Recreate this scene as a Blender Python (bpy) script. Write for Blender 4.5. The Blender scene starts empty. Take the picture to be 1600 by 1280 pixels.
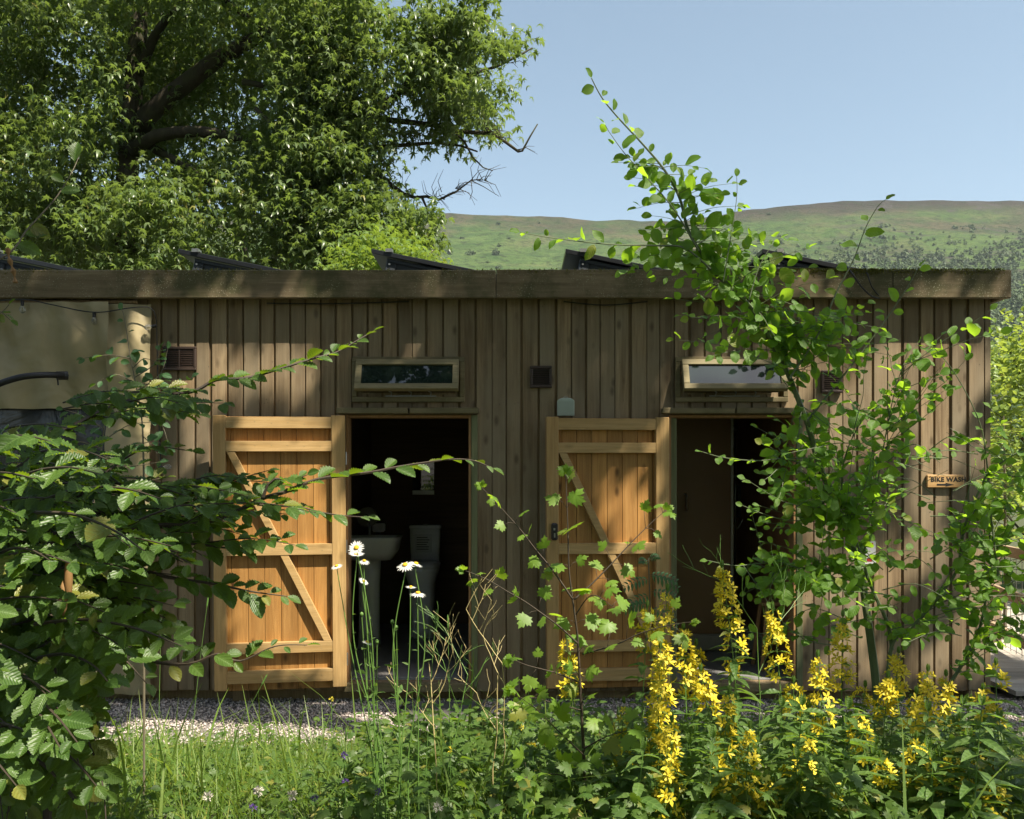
import bpy, math, random
import numpy as np
from mathutils import Vector, Matrix, noise as mnoise
random.seed(7)
rng = np.random.default_rng(7)
R = math.radians
# ---------------------------------------------------------------- camera, sky, sun, exposure
F, CY, CZ, HY = 1417.0, -6.5, 1.58, 753.0
scene = bpy.context.scene
cam_d = bpy.data.cameras.new('camera')
cam = bpy.data.objects.new('camera', cam_d)
scene.collection.objects.link(cam)
cam.location = (0, CY, CZ)
cam.rotation_euler = (R(90), 0, 0)
cam_d.sensor_width = 36
cam_d.lens = F / 1600 * 36
cam_d.shift_y = (HY - 640) / 1600
cam_d.clip_start = 0.05
cam_d.clip_end = 8000
scene.camera = cam
SUN = Vector((1.0, -0.85, 2.0)).normalized()
EL = math.asin(SUN.z)
AZ = math.atan2(SUN.x, SUN.y)
world = bpy.data.worlds.new('World')
scene.world = world
world.use_nodes = True
wn = world.node_tree.nodes
wl = world.node_tree.links
bg = wn['Background']
sky = wn.new('ShaderNodeTexSky')
sky.sky_type = 'NISHITA'
sky.sun_disc = False
sky.sun_elevation = EL
sky.sun_rotation = AZ
sky.altitude = 200
sky.air_density = 1.0
sky.dust_density = 1.8
sky.ozone_density = 1.0
hs = wn.new('ShaderNodeHueSaturation'); hs.inputs['Saturation'].default_value = .82; hs.inputs['Hue'].default_value = .482
wl.new(sky.outputs[0], hs.inputs['Color']); wl.new(hs.outputs[0], bg.inputs[0])
bg.inputs[1].default_value = 0.08
sl = bpy.data.lights.new('sun', 'SUN')
sl.energy = 5.0
sl.angle = R(0.5)
sl.color = (1.0, 0.91, 0.76)
so = bpy.data.objects.new('sun', sl)
scene.collection.objects.link(so)
so.location = (10, -8.5, 20)
so.rotation_euler = SUN.to_track_quat('Z', 'Y').to_euler()
scene.view_settings.view_transform = 'Standard'
scene.view_settings.look = 'None'
scene.view_settings.exposure = 1.32
scene.view_settings.gamma = 1
scene.render.engine = 'CYCLES'
scene.cycles.max_bounces = 8
scene.cycles.transparent_max_bounces = 8
scene.cycles.use_denoising = True
scene.cycles.sample_clamp_indirect = 6

# ---------------------------------------------------------------- helpers
def P(px, py, d):
    return Vector(((px - 800) * d / F, CY + d, CZ + (HY - py) * d / F))
def smooth(a, b, x):
    t = min(1, max(0, (x - a) / (b - a)))
    return t * t * (3 - 2 * t)
def gz(x, y):
    h = 0.5 * (1 - smooth(-3.9, -1.0, y))
    return h
def link(o):
    scene.collection.objects.link(o)
ORG = {}
def thing(name, label, cat, loc=(0, 0, 0), group=None):
    o = bpy.data.objects.new(name, None)
    link(o)
    o.empty_display_size = 0.1
    o.location = loc
    ORG[o.name] = Vector(loc)
    tag(o, label, cat, group)
    return o
def tag(o, label=None, cat=None, group=None, kind=None):
    if label: o['label'] = label
    if cat: o['category'] = cat
    if group: o['group'] = group
    if kind: o['kind'] = kind
    return o

class MB:
    def __init__(s):
        s.v = []; s.f = []; s.r = []; s.uv = []; s.n = 0
        s.fmat = []
    def add(s, V, Fc, rnd=None, uv=None, mi=0):
        V = np.asarray(V, float).reshape(-1, 3)
        s.v.append(V)
        k = len(V)
        if rnd is None: rnd = random.random()
        s.r.append(np.full(k, rnd) if np.isscalar(rnd) else np.asarray(rnd, float))
        s.uv.append(np.zeros((k, 2)) if uv is None else np.asarray(uv, float))
        n0 = s.n
        for fc in Fc:
            s.f.append([n0 + i for i in fc]); s.fmat.append(mi)
        s.n += k
    def box(s, a, b, rnd=None, mi=0, bev=0.0):
        x0, y0, z0 = a; x1, y1, z1 = b
        V = [(x0,y0,z0),(x1,y0,z0),(x1,y1,z0),(x0,y1,z0),(x0,y0,z1),(x1,y0,z1),(x1,y1,z1),(x0,y1,z1)]
        s.add(V, [(0,3,2,1),(4,5,6,7),(0,1,5,4),(1,2,6,5),(2,3,7,6),(3,0,4,7)], rnd, mi=mi)
    def prism(s, pts, y0, y1, rnd=None, mi=0):
        # polygon in xz extruded along y
        k = len(pts)
        V = [(p[0], y0, p[1]) for p in pts] + [(p[0], y1, p[1]) for p in pts]
        Fc = [tuple(range(k)), tuple(range(2*k-1, k-1, -1))]
        for i in range(k):
            j = (i+1) % k
            Fc.append((j, i, k+i, k+j))
        s.add(V, Fc, rnd, mi=mi)
    def tube(s, pts, rad, n=6, rnd=None, mi=0, caps=True):
        pts = [Vector(p) for p in pts]
        m = len(pts)
        if not hasattr(rad, '__len__'): rad = [rad] * m
        V = []; Fc = []
        prev = None
        for i, p in enumerate(pts):
            t = (pts[min(i+1, m-1)] - pts[max(i-1, 0)])
            if t.length < 1e-9: t = Vector((0,0,1))
            t.normalize()
            a = prev if prev is not None else (Vector((0,0,1)) if abs(t.z) < .9 else Vector((1,0,0)))
            a = (a - t * a.dot(t))
            if a.length < 1e-6: a = t.orthogonal()
            a.normalize(); prev = a
            b = t.cross(a)
            for k in range(n):
                an = 2*math.pi*k/n
                V.append(p + (a*math.cos(an) + b*math.sin(an)) * rad[i])
        for i in range(m-1):
            for k in range(n):
                k2 = (k+1) % n
                Fc.append((i*n+k, i*n+k2, (i+1)*n+k2, (i+1)*n+k))
        if caps:
            Fc.append(tuple(range(n-1, -1, -1))); Fc.append(tuple((m-1)*n + k for k in range(n)))
        s.add([tuple(v) for v in V], Fc, rnd, mi=mi)
    def lathe(s, prof, c=(0,0,0), n=20, axis='z', rnd=None, mi=0, sx=1, sy=1):
        V = []; Fc = []
        for (r_, h) in prof:
            for k in range(n):
                an = 2*math.pi*k/n
                if axis == 'z': V.append((c[0]+r_*sx*math.cos(an), c[1]+r_*sy*math.sin(an), c[2]+h))
                elif axis == 'y': V.append((c[0]+r_*math.cos(an), c[1]+h, c[2]-r_*math.sin(an)))
                else: V.append((c[0]+h, c[1]+r_*math.cos(an), c[2]+r_*math.sin(an)))
        m = len(prof)
        for i in range(m-1):
            for k in range(n):
                k2 = (k+1) % n
                Fc.append((i*n+k, i*n+k2, (i+1)*n+k2, (i+1)*n+k))
        Fc.append(tuple(range(n-1, -1, -1))); Fc.append(tuple((m-1)*n+k for k in range(n)))
        s.add(V, Fc, rnd, mi=mi)
    def build(s, name, mats, parent=None, sm=False, local=False, bevel=0.0, cyl=False):
        if not isinstance(mats, (list, tuple)): mats = [mats]
        V = np.concatenate(s.v) if s.v else np.zeros((0, 3))
        org = Vector((0,0,0))
        if parent is not None and not local:
            org = ORG.get(parent.name, org)
        V = V - np.array(org)
        me = bpy.data.meshes.new(name)
        me.from_pydata(V.tolist(), [], s.f)
        fin(me, np.concatenate(s.r), np.concatenate(s.uv), mats, sm)
        if len(mats) > 1: me.polygons.foreach_set('material_index', s.fmat)
        o = bpy.data.objects.new(name, me)
        link(o)
        if parent is not None:
            o.parent = parent
            if not local: ORG[o.name] = org
        if bevel:
            md = o.modifiers.new('bevel', 'BEVEL'); md.width = bevel; md.segments = 1; md.limit_method = 'ANGLE'
            md.angle_limit = R(40)
        return o

def fin(me, rnd, uv, mats, sm):
    a = me.attributes.new('rnd', 'FLOAT', 'POINT'); a.data.foreach_set('value', np.asarray(rnd, np.float32))
    b = me.attributes.new('luv', 'FLOAT_VECTOR', 'POINT')
    u3 = np.zeros((len(uv), 3), np.float32); u3[:, :2] = uv
    b.data.foreach_set('vector', u3.ravel())
    for m in mats: me.materials.append(m)
    if sm: me.polygons.foreach_set('use_smooth', np.ones(len(me.polygons), bool))
    me.update()

class LB:
    """batch of copies of leaf templates laid into one mesh"""
    def __init__(s):
        s.items = []
    def put(s, tmpl, pos, dr, nr, sc, rnd=None):
        s.items.append((tmpl, np.array(pos, float), np.array(dr, float), np.array(nr, float), sc, random.random() if rnd is None else rnd))
    def batch(s, tmpl, pos, dr, nr, sc, rnd):
        s.items.append((tmpl, np.asarray(pos), np.asarray(dr), np.asarray(nr), np.asarray(sc), np.asarray(rnd)))
    def build(s, name, mat, parent=None, sm=True, local=False):
        groups = {}
        for t, p, d, n, sc, r in s.items:
            g = groups.setdefault(id(t), [t, [], [], [], [], []])
            p = np.atleast_2d(p)
            k = len(p)
            g[1].append(p); g[2].append(np.broadcast_to(np.atleast_2d(d), (k,3))); g[3].append(np.broadcast_to(np.atleast_2d(n), (k,3)))
            g[4].append(np.broadcast_to(np.atleast_1d(sc), (k,))); g[5].append(np.broadcast_to(np.atleast_1d(r), (k,)))
        Vs = []; lv = []; lt = []; rr = []; uu = []; n0 = 0
        for t, p, d, n, sc, r in groups.values():
            p = np.concatenate(p); d = np.concatenate(d).astype(float); n = np.concatenate(n).astype(float); sc = np.concatenate(sc); r = np.concatenate(r)
            d /= np.linalg.norm(d, axis=1, keepdims=True) + 1e-9
            x = np.cross(d, n); x /= np.linalg.norm(x, axis=1, keepdims=True) + 1e-9
            z = np.cross(x, d)
            TV, TF, TU = t
            V = (x[:,None,:]*TV[None,:,0:1] + d[:,None,:]*TV[None,:,1:2] + z[:,None,:]*TV[None,:,2:3]) * sc[:,None,None] + p[:,None,:]
            k, m = len(p), len(TV)
            Vs.append(V.reshape(-1, 3))
            rr.append(np.repeat(r, m)); uu.append(np.tile(TU, (k, 1)))
            sizes = np.array([len(f) for f in TF]); flat = np.concatenate([np.array(f) for f in TF])
            lv.append((flat[None, :] + (n0 + np.arange(k) * m)[:, None]).ravel())
            lt.append(np.tile(sizes, k))
            n0 += k * m
        if not Vs: return None
        V = np.concatenate(Vs); lv = np.concatenate(lv).astype(np.int32); lt = np.concatenate(lt).astype(np.int32)
        org = Vector((0,0,0))
        if parent is not None and not local: org = ORG.get(parent.name, org)
        V = V - np.array(org)
        me = bpy.data.meshes.new(name)
        me.vertices.add(len(V)); me.vertices.foreach_set('co', V.astype(np.float32).ravel())
        me.loops.add(len(lv)); me.loops.foreach_set('vertex_index', lv)
        me.polygons.add(len(lt))
        st = np.concatenate([[0], np.cumsum(lt)[:-1]]).astype(np.int32)
        me.polygons.foreach_set('loop_start', st)
        me.update(calc_edges=True)
        fin(me, np.concatenate(rr), np.concatenate(uu), [mat], sm)
        o = bpy.data.objects.new(name, me); link(o)
        if parent is not None:
            o.parent = parent
            if not local: ORG[o.name] = org
        return o

def spline(pts, step=0.03):
    pts = [Vector(p) for p in pts]
    if len(pts) == 2: pts = [pts[0], pts[0].lerp(pts[1], .5), pts[1]]
    out = []
    n = len(pts)
    for i in range(n-1):
        p0 = pts[max(i-1,0)]; p1 = pts[i]; p2 = pts[i+1]; p3 = pts[min(i+2,n-1)]
        k = max(1, int((p2-p1).length/step))
        for j in range(k):
            t = j/k
            out.append(0.5*((2*p1) + (p2-p0)*t + (2*p0-5*p1+4*p2-p3)*t*t + (3*p1-p0-3*p2+p3)*t**3))
    out.append(pts[-1])
    return out
def rv(s=1.0):
    return Vector((random.gauss(0, s), random.gauss(0, s), random.gauss(0, s)))

# ---------------------------------------------------------------- materials
def nmat(name):
    m = bpy.data.materials.new(name); m.use_nodes = True
    nt = m.node_tree
    return m, nt.nodes, nt.links, nt.nodes['Principled BSDF']
def attr(nd, name):
    a = nd.new('ShaderNodeAttribute'); a.attribute_name = name; return a
def ramp(nd, stops):
    r = nd.new('ShaderNodeValToRGB')
    el = r.color_ramp.elements
    while len(el) < len(stops): el.new(0.5)
    for e, (p, c) in zip(el, stops):
        e.position = p; e.color = (*c, 1) if len(c) == 3 else c
    return r
def mixc(nd, ln, fac, a, b, mode='MIX'):
    m = nd.new('ShaderNodeMix'); m.data_type = 'RGBA'; m.blend_type = mode
    for sock, val in ((m.inputs[0], fac), (m.inputs[6], a), (m.inputs[7], b)):
        if hasattr(val, 'links'): ln.new(val, sock)
        elif isinstance(val, (int, float)): sock.default_value = val
        else: sock.default_value = (*val, 1)
    return m.outputs[2]
def mapr(nd, ln, src, a, b, c, d):
    m = nd.new('ShaderNodeMapRange'); ln.new(src, m.inputs[0])
    for i, v in enumerate((a, b, c, d)): m.inputs[i+1].default_value = v
    return m.outputs[0]
def math_(nd, ln, op, a, b=None):
    m = nd.new('ShaderNodeMath'); m.operation = op
    for s, v in ((0, a), (1, b)):
        if v is None: continue
        if hasattr(v, 'links'): ln.new(v, m.inputs[s])
        else: m.inputs[s].default_value = v
    return m.outputs[0]
def ntex(nd, ln, vec, scale, detail=4, rough=.55, dist=0):
    t = nd.new('ShaderNodeTexNoise'); t.inputs['Scale'].default_value = scale
    t.inputs['Detail'].default_value = detail; t.inputs['Roughness'].default_value = rough
    t.inputs['Distortion'].default_value = dist
    if vec is not None: ln.new(vec, t.inputs['Vector'])
    return t.outputs['Fac']
def mapping(nd, ln, scale=(1,1,1), rnd=True, rot=(0,0,0), src=None):
    tc = nd.new('ShaderNodeTexCoord')
    mp = nd.new('ShaderNodeMapping'); mp.inputs['Scale'].default_value = scale; mp.inputs['Rotation'].default_value = rot
    s = src if src is not None else tc.outputs['Object']
    ln.new(s, mp.inputs['Vector'])
    if rnd:
        a = attr(nd, 'rnd')
        mu = nd.new('ShaderNodeVectorMath'); mu.operation = 'SCALE'; mu.inputs['Scale'].default_value = 37.0
        cx = nd.new('ShaderNodeCombineXYZ')
        for i in range(3): ln.new(a.outputs['Fac'], cx.inputs[i])
        ln.new(cx.outputs[0], mu.inputs[0])
        ad = nd.new('ShaderNodeVectorMath'); ad.operation = 'ADD'
        ln.new(mp.outputs[0], ad.inputs[0]); ln.new(mu.outputs[0], ad.inputs[1])
        return ad.outputs[0]
    return mp.outputs[0]
def bump(nd, ln, bs, h, st=.3, dist=.01):
    b = nd.new('ShaderNodeBump'); b.inputs['Strength'].default_value = st; b.inputs['Distance'].default_value = dist
    ln.new(h, b.inputs['Height']); ln.new(b.outputs[0], bs.inputs['Normal'])

def wood(name, c1, c2, axis='z', rough=.75, vary=.35, knots=.5, moss=0, lichen=0, weather=None, grain=1.0):
    m, nd, ln, bs = nmat(name)
    st = {'z': (22, 22, 1.1), 'x': (1.1, 22, 22), 'y': (22, 1.1, 22)}[axis]
    st = tuple(v*grain for v in st)
    v = mapping(nd, ln, st)
    g = ntex(nd, ln, v, 1.0, 6, .6, .8)
    st2 = tuple(x*4 for x in st)
    g2 = ntex(nd, ln, mapping(nd, ln, st2), 1.0, 3, .6)
    col = mixc(nd, ln, mapr(nd, ln, g, .3, .72, 0, 1), c1, c2)
    col = mixc(nd, ln, mapr(nd, ln, g2, .35, .7, 0, .45), col, tuple(x*.55 for x in c1))
    # per board tint
    a = attr(nd, 'rnd')
    wv = nd.new('ShaderNodeTexWhiteNoise'); wv.noise_dimensions = '1D'; ln.new(a.outputs['Fac'], wv.inputs['W'])
    tint = mapr(nd, ln, wv.outputs['Value'], 0, 1, 1-vary, 1+vary*.6)
    cm = nd.new('ShaderNodeCombineXYZ')
    for i in range(3): ln.new(tint, cm.inputs[i])
    col = mixc(nd, ln, 1.0, col, cm.outputs[0], 'MULTIPLY')
    if weather:
        w = ntex(nd, ln, mapping(nd, ln, (1.3, 1.3, .7)), 1.6, 4, .6)
        col = mixc(nd, ln, mapr(nd, ln, w, .38, .66, 0, .85), col, weather)
    if knots:
        vo = nd.new('ShaderNodeTexVoronoi'); vo.inputs['Scale'].default_value = 1
        kst = {'z': (9, 9, 4.2), 'x': (4.2, 9, 9), 'y': (9, 4.2, 9)}[axis]
        ln.new(mapping(nd, ln, kst), vo.inputs['Vector'])
        k = mapr(nd, ln, vo.outputs['Distance'], .07, .2, min(.95, knots), 0)
        col = mixc(nd, ln, k, col, tuple(x*.28 for x in c1))
    if moss:
        tc = nd.new('ShaderNodeTexCoord')
        mo = ntex(nd, ln, tc.outputs['Object'], 3.0, 5, .65)
        col = mixc(nd, ln, mapr(nd, ln, mo, .45, .62, 0, moss), col, (.052, .06, .022))
    if lichen:
        tc = nd.new('ShaderNodeTexCoord')
        vo = nd.new('ShaderNodeTexVoronoi'); vo.inputs['Scale'].default_value = 75
        ln.new(tc.outputs['Object'], vo.inputs['Vector'])
        li = ntex(nd, ln, tc.outputs['Object'], 5.0, 3, .6)
        k = math_(nd, ln, 'MULTIPLY', mapr(nd, ln, vo.outputs['Distance'], .1, .3, 1, 0), mapr(nd, ln, li, .42, .6, 0, lichen))
        col = mixc(nd, ln, k, col, (.40, .38, .27))
    ln.new(col, bs.inputs['Base Color'])
    bs.inputs['Roughness'].default_value = rough
    bs.inputs['Specular IOR Level'].default_value = .3
    bump(nd, ln, bs, g, .5, .004)
    return m

def leafm(name, c1, c2, trans=.35, tcol=None, rough=.42, veins=0, vn=9, spec=.45, tscale=1.0):
    m, nd, ln, bs = nmat(name)
    a = attr(nd, 'rnd')
    col = mixc(nd, ln, a.outputs['Fac'], c1, c2)
    tc = nd.new('ShaderNodeTexCoord')
    n = ntex(nd, ln, tc.outputs['Object'], 30*tscale, 3, .6)
    col = mixc(nd, ln, mapr(nd, ln, n, .35, .7, 0, .35), col, tuple(x*.6 for x in c1))
    if spec < .6 and trans > .2 and c2[1] > c2[0]:
        yl = mapr(nd, ln, a.outputs['Fac'], .94, .97, 0, .6)
        col = mixc(nd, ln, yl, col, (.26, .22, .04))
        br = ntex(nd, ln, tc.outputs['Object'], 70*tscale, 2, .5)
        col = mixc(nd, ln, mapr(nd, ln, br, .70, .74, 0, .55), col, (.10, .06, .02))
    h = None
    if veins:
        lv = attr(nd, 'luv')
        sp = nd.new('ShaderNodeSeparateXYZ'); ln.new(lv.outputs['Vector'], sp.inputs[0])
        ax = math_(nd, ln, 'ABSOLUTE', sp.outputs[0])
        ph = math_(nd, ln, 'SUBTRACT', math_(nd, ln, 'MULTIPLY', sp.outputs[1], vn*2*math.pi), math_(nd, ln, 'MULTIPLY', ax, vn*2*math.pi*.85))
        sn = math_(nd, ln, 'SINE', ph)
        side = mapr(nd, ln, sn, .75, 1.0, 0, 1)
        mid = mapr(nd, ln, ax, .008, .022, 1, 0)
        vv = math_(nd, ln, 'MAXIMUM', side, mid)
        col = mixc(nd, ln, math_(nd, ln, 'MULTIPLY', vv, veins), col, tuple(min(1, x*2.0+.02) for x in c2))
        h = sn
    ln.new(col, bs.inputs['Base Color'])
    bs.inputs['Roughness'].default_value = rough
    bs.inputs['Specular IOR Level'].default_value = spec
    if h is not None: bump(nd, ln, bs, h, .25, .002)
    tr = nd.new('ShaderNodeBsdfTranslucent')
    if tcol is None: tcol = (c2[0]*2.6, c2[1]*2.2, c2[2]*.7)
    tcn = mixc(nd, ln, .5, col, tcol)
    tm = mixc(nd, ln, a.outputs['Fac'], tcol, tuple(x*.6 for x in tcol))
    ln.new(tm, tr.inputs['Color'])
    mx = nd.new('ShaderNodeMixShader'); mx.inputs[0].default_value = trans
    ln.new(bs.outputs[0], mx.inputs[1]); ln.new(tr.outputs[0], mx.inputs[2])
    ln.new(mx.outputs[0], nd['Material Output'].inputs[0])
    return m

def plain(name, c, rough=.5, metal=0, nscale=12, namt=.25, spec=.5, trans=0):
    m, nd, ln, bs = nmat(name)
    tc = nd.new('ShaderNodeTexCoord')
    n = ntex(nd, ln, tc.outputs['Object'], nscale, 5, .6)
    col = mixc(nd, ln, mapr(nd, ln, n, .3, .75, 0, namt), c, tuple(x*.4 for x in c))
    ln.new(col, bs.inputs['Base Color'])
    bs.inputs['Roughness'].default_value = rough; bs.inputs['Metallic'].default_value = metal
    bs.inputs['Specular IOR Level'].default_value = spec
    if trans: bs.inputs['Transmission Weight'].default_value = trans
    return m

M = {}
M['clad'] = wood('weathered_cladding', (.175, .115, .06), (.36, .265, .152), 'z', .8, .45, .6, weather=(.25, .205, .135))
M['clad_back'] = wood('cladding_recess', (.25, .17, .09), (.37, .265, .15), 'z', .85, .25, .2)
M['fascia'] = wood('mossy_fascia', (.16, .12, .068), (.27, .21, .13), 'x', .9, .1, .2, moss=.7, lichen=.9)
M['frame'] = wood('window_frame_wood', (.17, .135, .07), (.26, .21, .115), 'x', .75, .15, .2, moss=.35, lichen=.25)
M['sash'] = wood('sash_wood', (.21, .175, .09), (.32, .265, .145), 'x', .7, .1, .1, moss=.2, lichen=.3)
M['doorv'] = wood('door_boards', (.345, .165, .043), (.49, .265, .083), 'z', .55, .26, 1.0)
M['doorh'] = wood('door_rails', (.41, .26, .10), (.51, .345, .16), 'x', .5, .12, .35)
M['doors'] = wood('door_stiles', (.41, .25, .095), (.52, .345, .15), 'z', .5, .12, .35)
M['jamb'] = wood('door_jamb', (.30, .16, .065), (.40, .23, .1), 'z', .6, .1, .2)
M['jambg'] = wood('green_jamb', (.14, .16, .075), (.20, .21, .11), 'z', .6, .1, .1)
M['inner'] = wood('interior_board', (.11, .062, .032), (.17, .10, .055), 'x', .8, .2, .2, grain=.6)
M['innerw'] = wood('warm_partition', (.26, .12, .05), (.36, .18, .08), 'z', .6, .2, .2)
M['sign'] = wood('sign_oak', (.42, .24, .09), (.56, .36, .16), 'x', .45, .05, .1)
M['decking'] = wood('deck_boards', (.36, .32, .27), (.50, .46, .40), 'x', .8, .25, .2)
M['rail'] = wood('fence_wood', (.26, .19, .12), (.38, .29, .19), 'y', .8, .2, .3)
M['black'] = plain('black_plastic', (.012, .012, .013), .45)
M['vent'] = plain('brown_vent_plastic', (.045, .028, .02), .45)
M['tray'] = plain('grey_tray_plastic', (.035, .042, .048), .5, nscale=6)
M['panel'] = plain('panel_frame', (.012, .013, .015), .3)
M['steel'] = plain('dull_steel', (.45, .45, .43), .35, .9)
M['ceramic'] = plain('white_ceramic', (.82, .82, .78), .12, namt=.05)
M['paper'] = plain('white_paper', (.6, .6, .57), .7, namt=.1)
M['ink'] = plain('black_ink', (.008, .007, .006), .7)
M['ledbox'] = plain('mint_box', (.38, .44, .38), .5, nscale=20, namt=.12)
M['hinge'] = plain('brass_hinge', (.35, .28, .14), .5, .4)
M['redlab'] = plain('red_print', (.38, .02, .02), .6)
M['floor'] = plain('speckled_floor', (.26, .26, .25), .5, nscale=160, namt=.8)
M['tub'] = plain('shower_tray', (.33, .30, .25), .35)
M['bark'] = wood('bark', (.035, .03, .02), (.075, .062, .042), 'z', .95, .2, 0, moss=.5, grain=.5)
M['twig'] = plain('twig_bark', (.05, .036, .022), .7, nscale=60)
M['twigl'] = plain('pale_twig', (.14, .12, .075), .7, nscale=60)
M['wstem'] = plain('willow_stem', (.10, .13, .06), .6, nscale=30)
M['gstem'] = plain('green_stem', (.10, .20, .035), .55, nscale=40)
M['dry'] = plain('dry_straw', (.42, .34, .15), .7, nscale=40)
M['hornbeam'] = leafm('hornbeam_leaf', (.036, .082, .016), (.075, .135, .022), .34, (.36, .54, .02), .42, .4, 11, .42)
M['willow'] = leafm('willow_leaf', (.065, .145, .02), (.105, .195, .03), .5, (.46, .76, .04), .5, .25, 7, .35)
M['maple'] = leafm('maple_leaf', (.11, .21, .022), (.16, .26, .03), .42, (.52, .78, .04), .5, 0)
M['elm'] = leafm('elm_leaf', (.035, .10, .035), (.06, .14, .05), .35, (.22, .38, .03), .5, .3, 9)
M['treeleaf'] = leafm('tree_leaf', (.062, .108, .036), (.15, .195, .082), .34, (.32, .46, .075), .33, 0, tscale=.1)
M['shadeleaf'] = leafm('canopy_leaf', (.03, .07, .02), (.05, .10, .025), .12, (.10, .18, .02), .5, 0, tscale=.1)
M['bushleaf'] = leafm('bush_leaf', (.12, .20, .04), (.20, .28, .065), .42, (.50, .62, .08), .45, 0, tscale=.1)
M['lleaf'] = leafm('loosestrife_leaf', (.055, .115, .026), (.10, .165, .036), .38, (.30, .50, .05), .5, .3, 6)
M['grass'] = leafm('grass_blade', (.08, .155, .02), (.17, .24, .04), .4, (.42, .58, .06), .5, 0)
M['weed'] = leafm('weed_leaf', (.05, .105, .018), (.09, .15, .024), .38, (.28, .46, .03), .5, 0)
M['petal'] = leafm('yellow_petal', (.70, .56, .02), (.78, .66, .05), .35, (.75, .6, .03), .6, 0)
M['dpetal'] = leafm('white_petal', (.78, .78, .74), (.82, .82, .80), .35, (.7, .7, .66), .6, 0)
M['dcen'] = plain('daisy_centre', (.62, .36, .01), .8, nscale=400)
M['clover'] = leafm('clover_floret', (.62, .58, .48), (.70, .66, .58), .25, (.5, .5, .4), .6, 0)
M['purple'] = leafm('purple_floret', (.10, .05, .26), (.16, .08, .34), .25, (.2, .1, .4), .6, 0)
M['deadleaf'] = leafm('dead_leaf', (.30, .17, .06), (.38, .22, .09), .3, (.4, .22, .06), .7, 0)
def mk_glass():
    m, nd, ln, bs = nmat('window_glass')
    bs.inputs['Base Color'].default_value = (.012, .02, .016, 1)
    bs.inputs['Roughness'].default_value = .02; bs.inputs['Specular IOR Level'].default_value = .7
    bs.inputs['IOR'].default_value = 1.6
    return m
M['glass'] = mk_glass()
def mk_film():
    m, nd, ln, bs = nmat('clear_plastic_sheet')
    tc = nd.new('ShaderNodeTexCoord')
    n = ntex(nd, ln, tc.outputs['Object'], 3, 4, .6, 1.5)
    ln.new(mixc(nd, ln, mapr(nd, ln, n, .4, .7, 0, 1), (.012, .014, .017), (.05, .055, .06)), bs.inputs['Base Color'])
    bs.inputs['Roughness'].default_value = .18
    bump(nd, ln, bs, n, .6, .02)
    return m
M['film'] = mk_film()
def mk_bulb():
    m, nd, ln, bs = nmat('bulb_glass')
    bs.inputs['Base Color'].default_value = (.8, .8, .78, 1); bs.inputs['Roughness'].default_value = .05
    bs.inputs['Transmission Weight'].default_value = .9
    return m
M['bulb'] = mk_bulb()
def mk_cloth():
    m, nd, ln, bs = nmat('olive_canvas')
    tc = nd.new('ShaderNodeTexCoord')
    n = ntex(nd, ln, tc.outputs['Object'], 4, 5, .6)
    n2 = ntex(nd, ln, tc.outputs['Object'], 2.2, 3, .6)
    c = mixc(nd, ln, mapr(nd, ln, n, .3, .7, 0, 1), (.31, .255, .135), (.39, .32, .175))
    ln.new(mixc(nd, ln, mapr(nd, ln, n2, .4, .65, 0, .35), c, (.22, .18, .095)), bs.inputs['Base Color'])
    bs.inputs['Roughness'].default_value = .55
    bump(nd, ln, bs, ntex(nd, ln, tc.outputs['Object'], 2.6, 3, .5, .4), .7, .08)
    return m
M['canvas'] = mk_cloth()
def mk_gravel():
    m, nd, ln, bs = nmat('gravel_stone')
    a = attr(nd, 'rnd')
    r = ramp(nd, [(0, (.14, .125, .115)), (.3, (.32, .27, .24)), (.75, (.52, .44, .395)), (1, (.68, .59, .54))])
    ln.new(a.outputs['Fac'], r.inputs[0]); ln.new(r.outputs[0], bs.inputs['Base Color'])
    bs.inputs['Roughness'].default_value = .85
    return m
M['gravel'] = mk_gravel()
def mk_ground():
    m, nd, ln, bs = nmat('ground_soil')
    tc = nd.new('ShaderNodeTexCoord')
    o = tc.outputs['Object']
    sp = nd.new('ShaderNodeSeparateXYZ'); ln.new(o, sp.inputs[0])
    n = ntex(nd, ln, o, 5, 6, .65); nf = ntex(nd, ln, o, 60, 4, .7)
    soil = mixc(nd, ln, nf, (.035, .04, .015), (.07, .085, .03))
    grav = mixc(nd, ln, nf, (.10, .09, .085), (.30, .27, .25))
    edge = math_(nd, ln, 'ADD', sp.outputs[1], mapr(nd, ln, n, 0, 1, -.25, .25))
    k = mapr(nd, ln, edge, -1.15, -.95, 0, 1)
    nb = mapr(nd, ln, sp.outputs[1], 4.0, 6.0, 1, 0)
    ln.new(mixc(nd, ln, math_(nd, ln, 'MULTIPLY', k, nb), soil, grav), bs.inputs['Base Color'])
    bs.inputs['Roughness'].default_value = .95
    bump(nd, ln, bs, nf, .8, .02)
    return m
M['ground'] = mk_ground()
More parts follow.
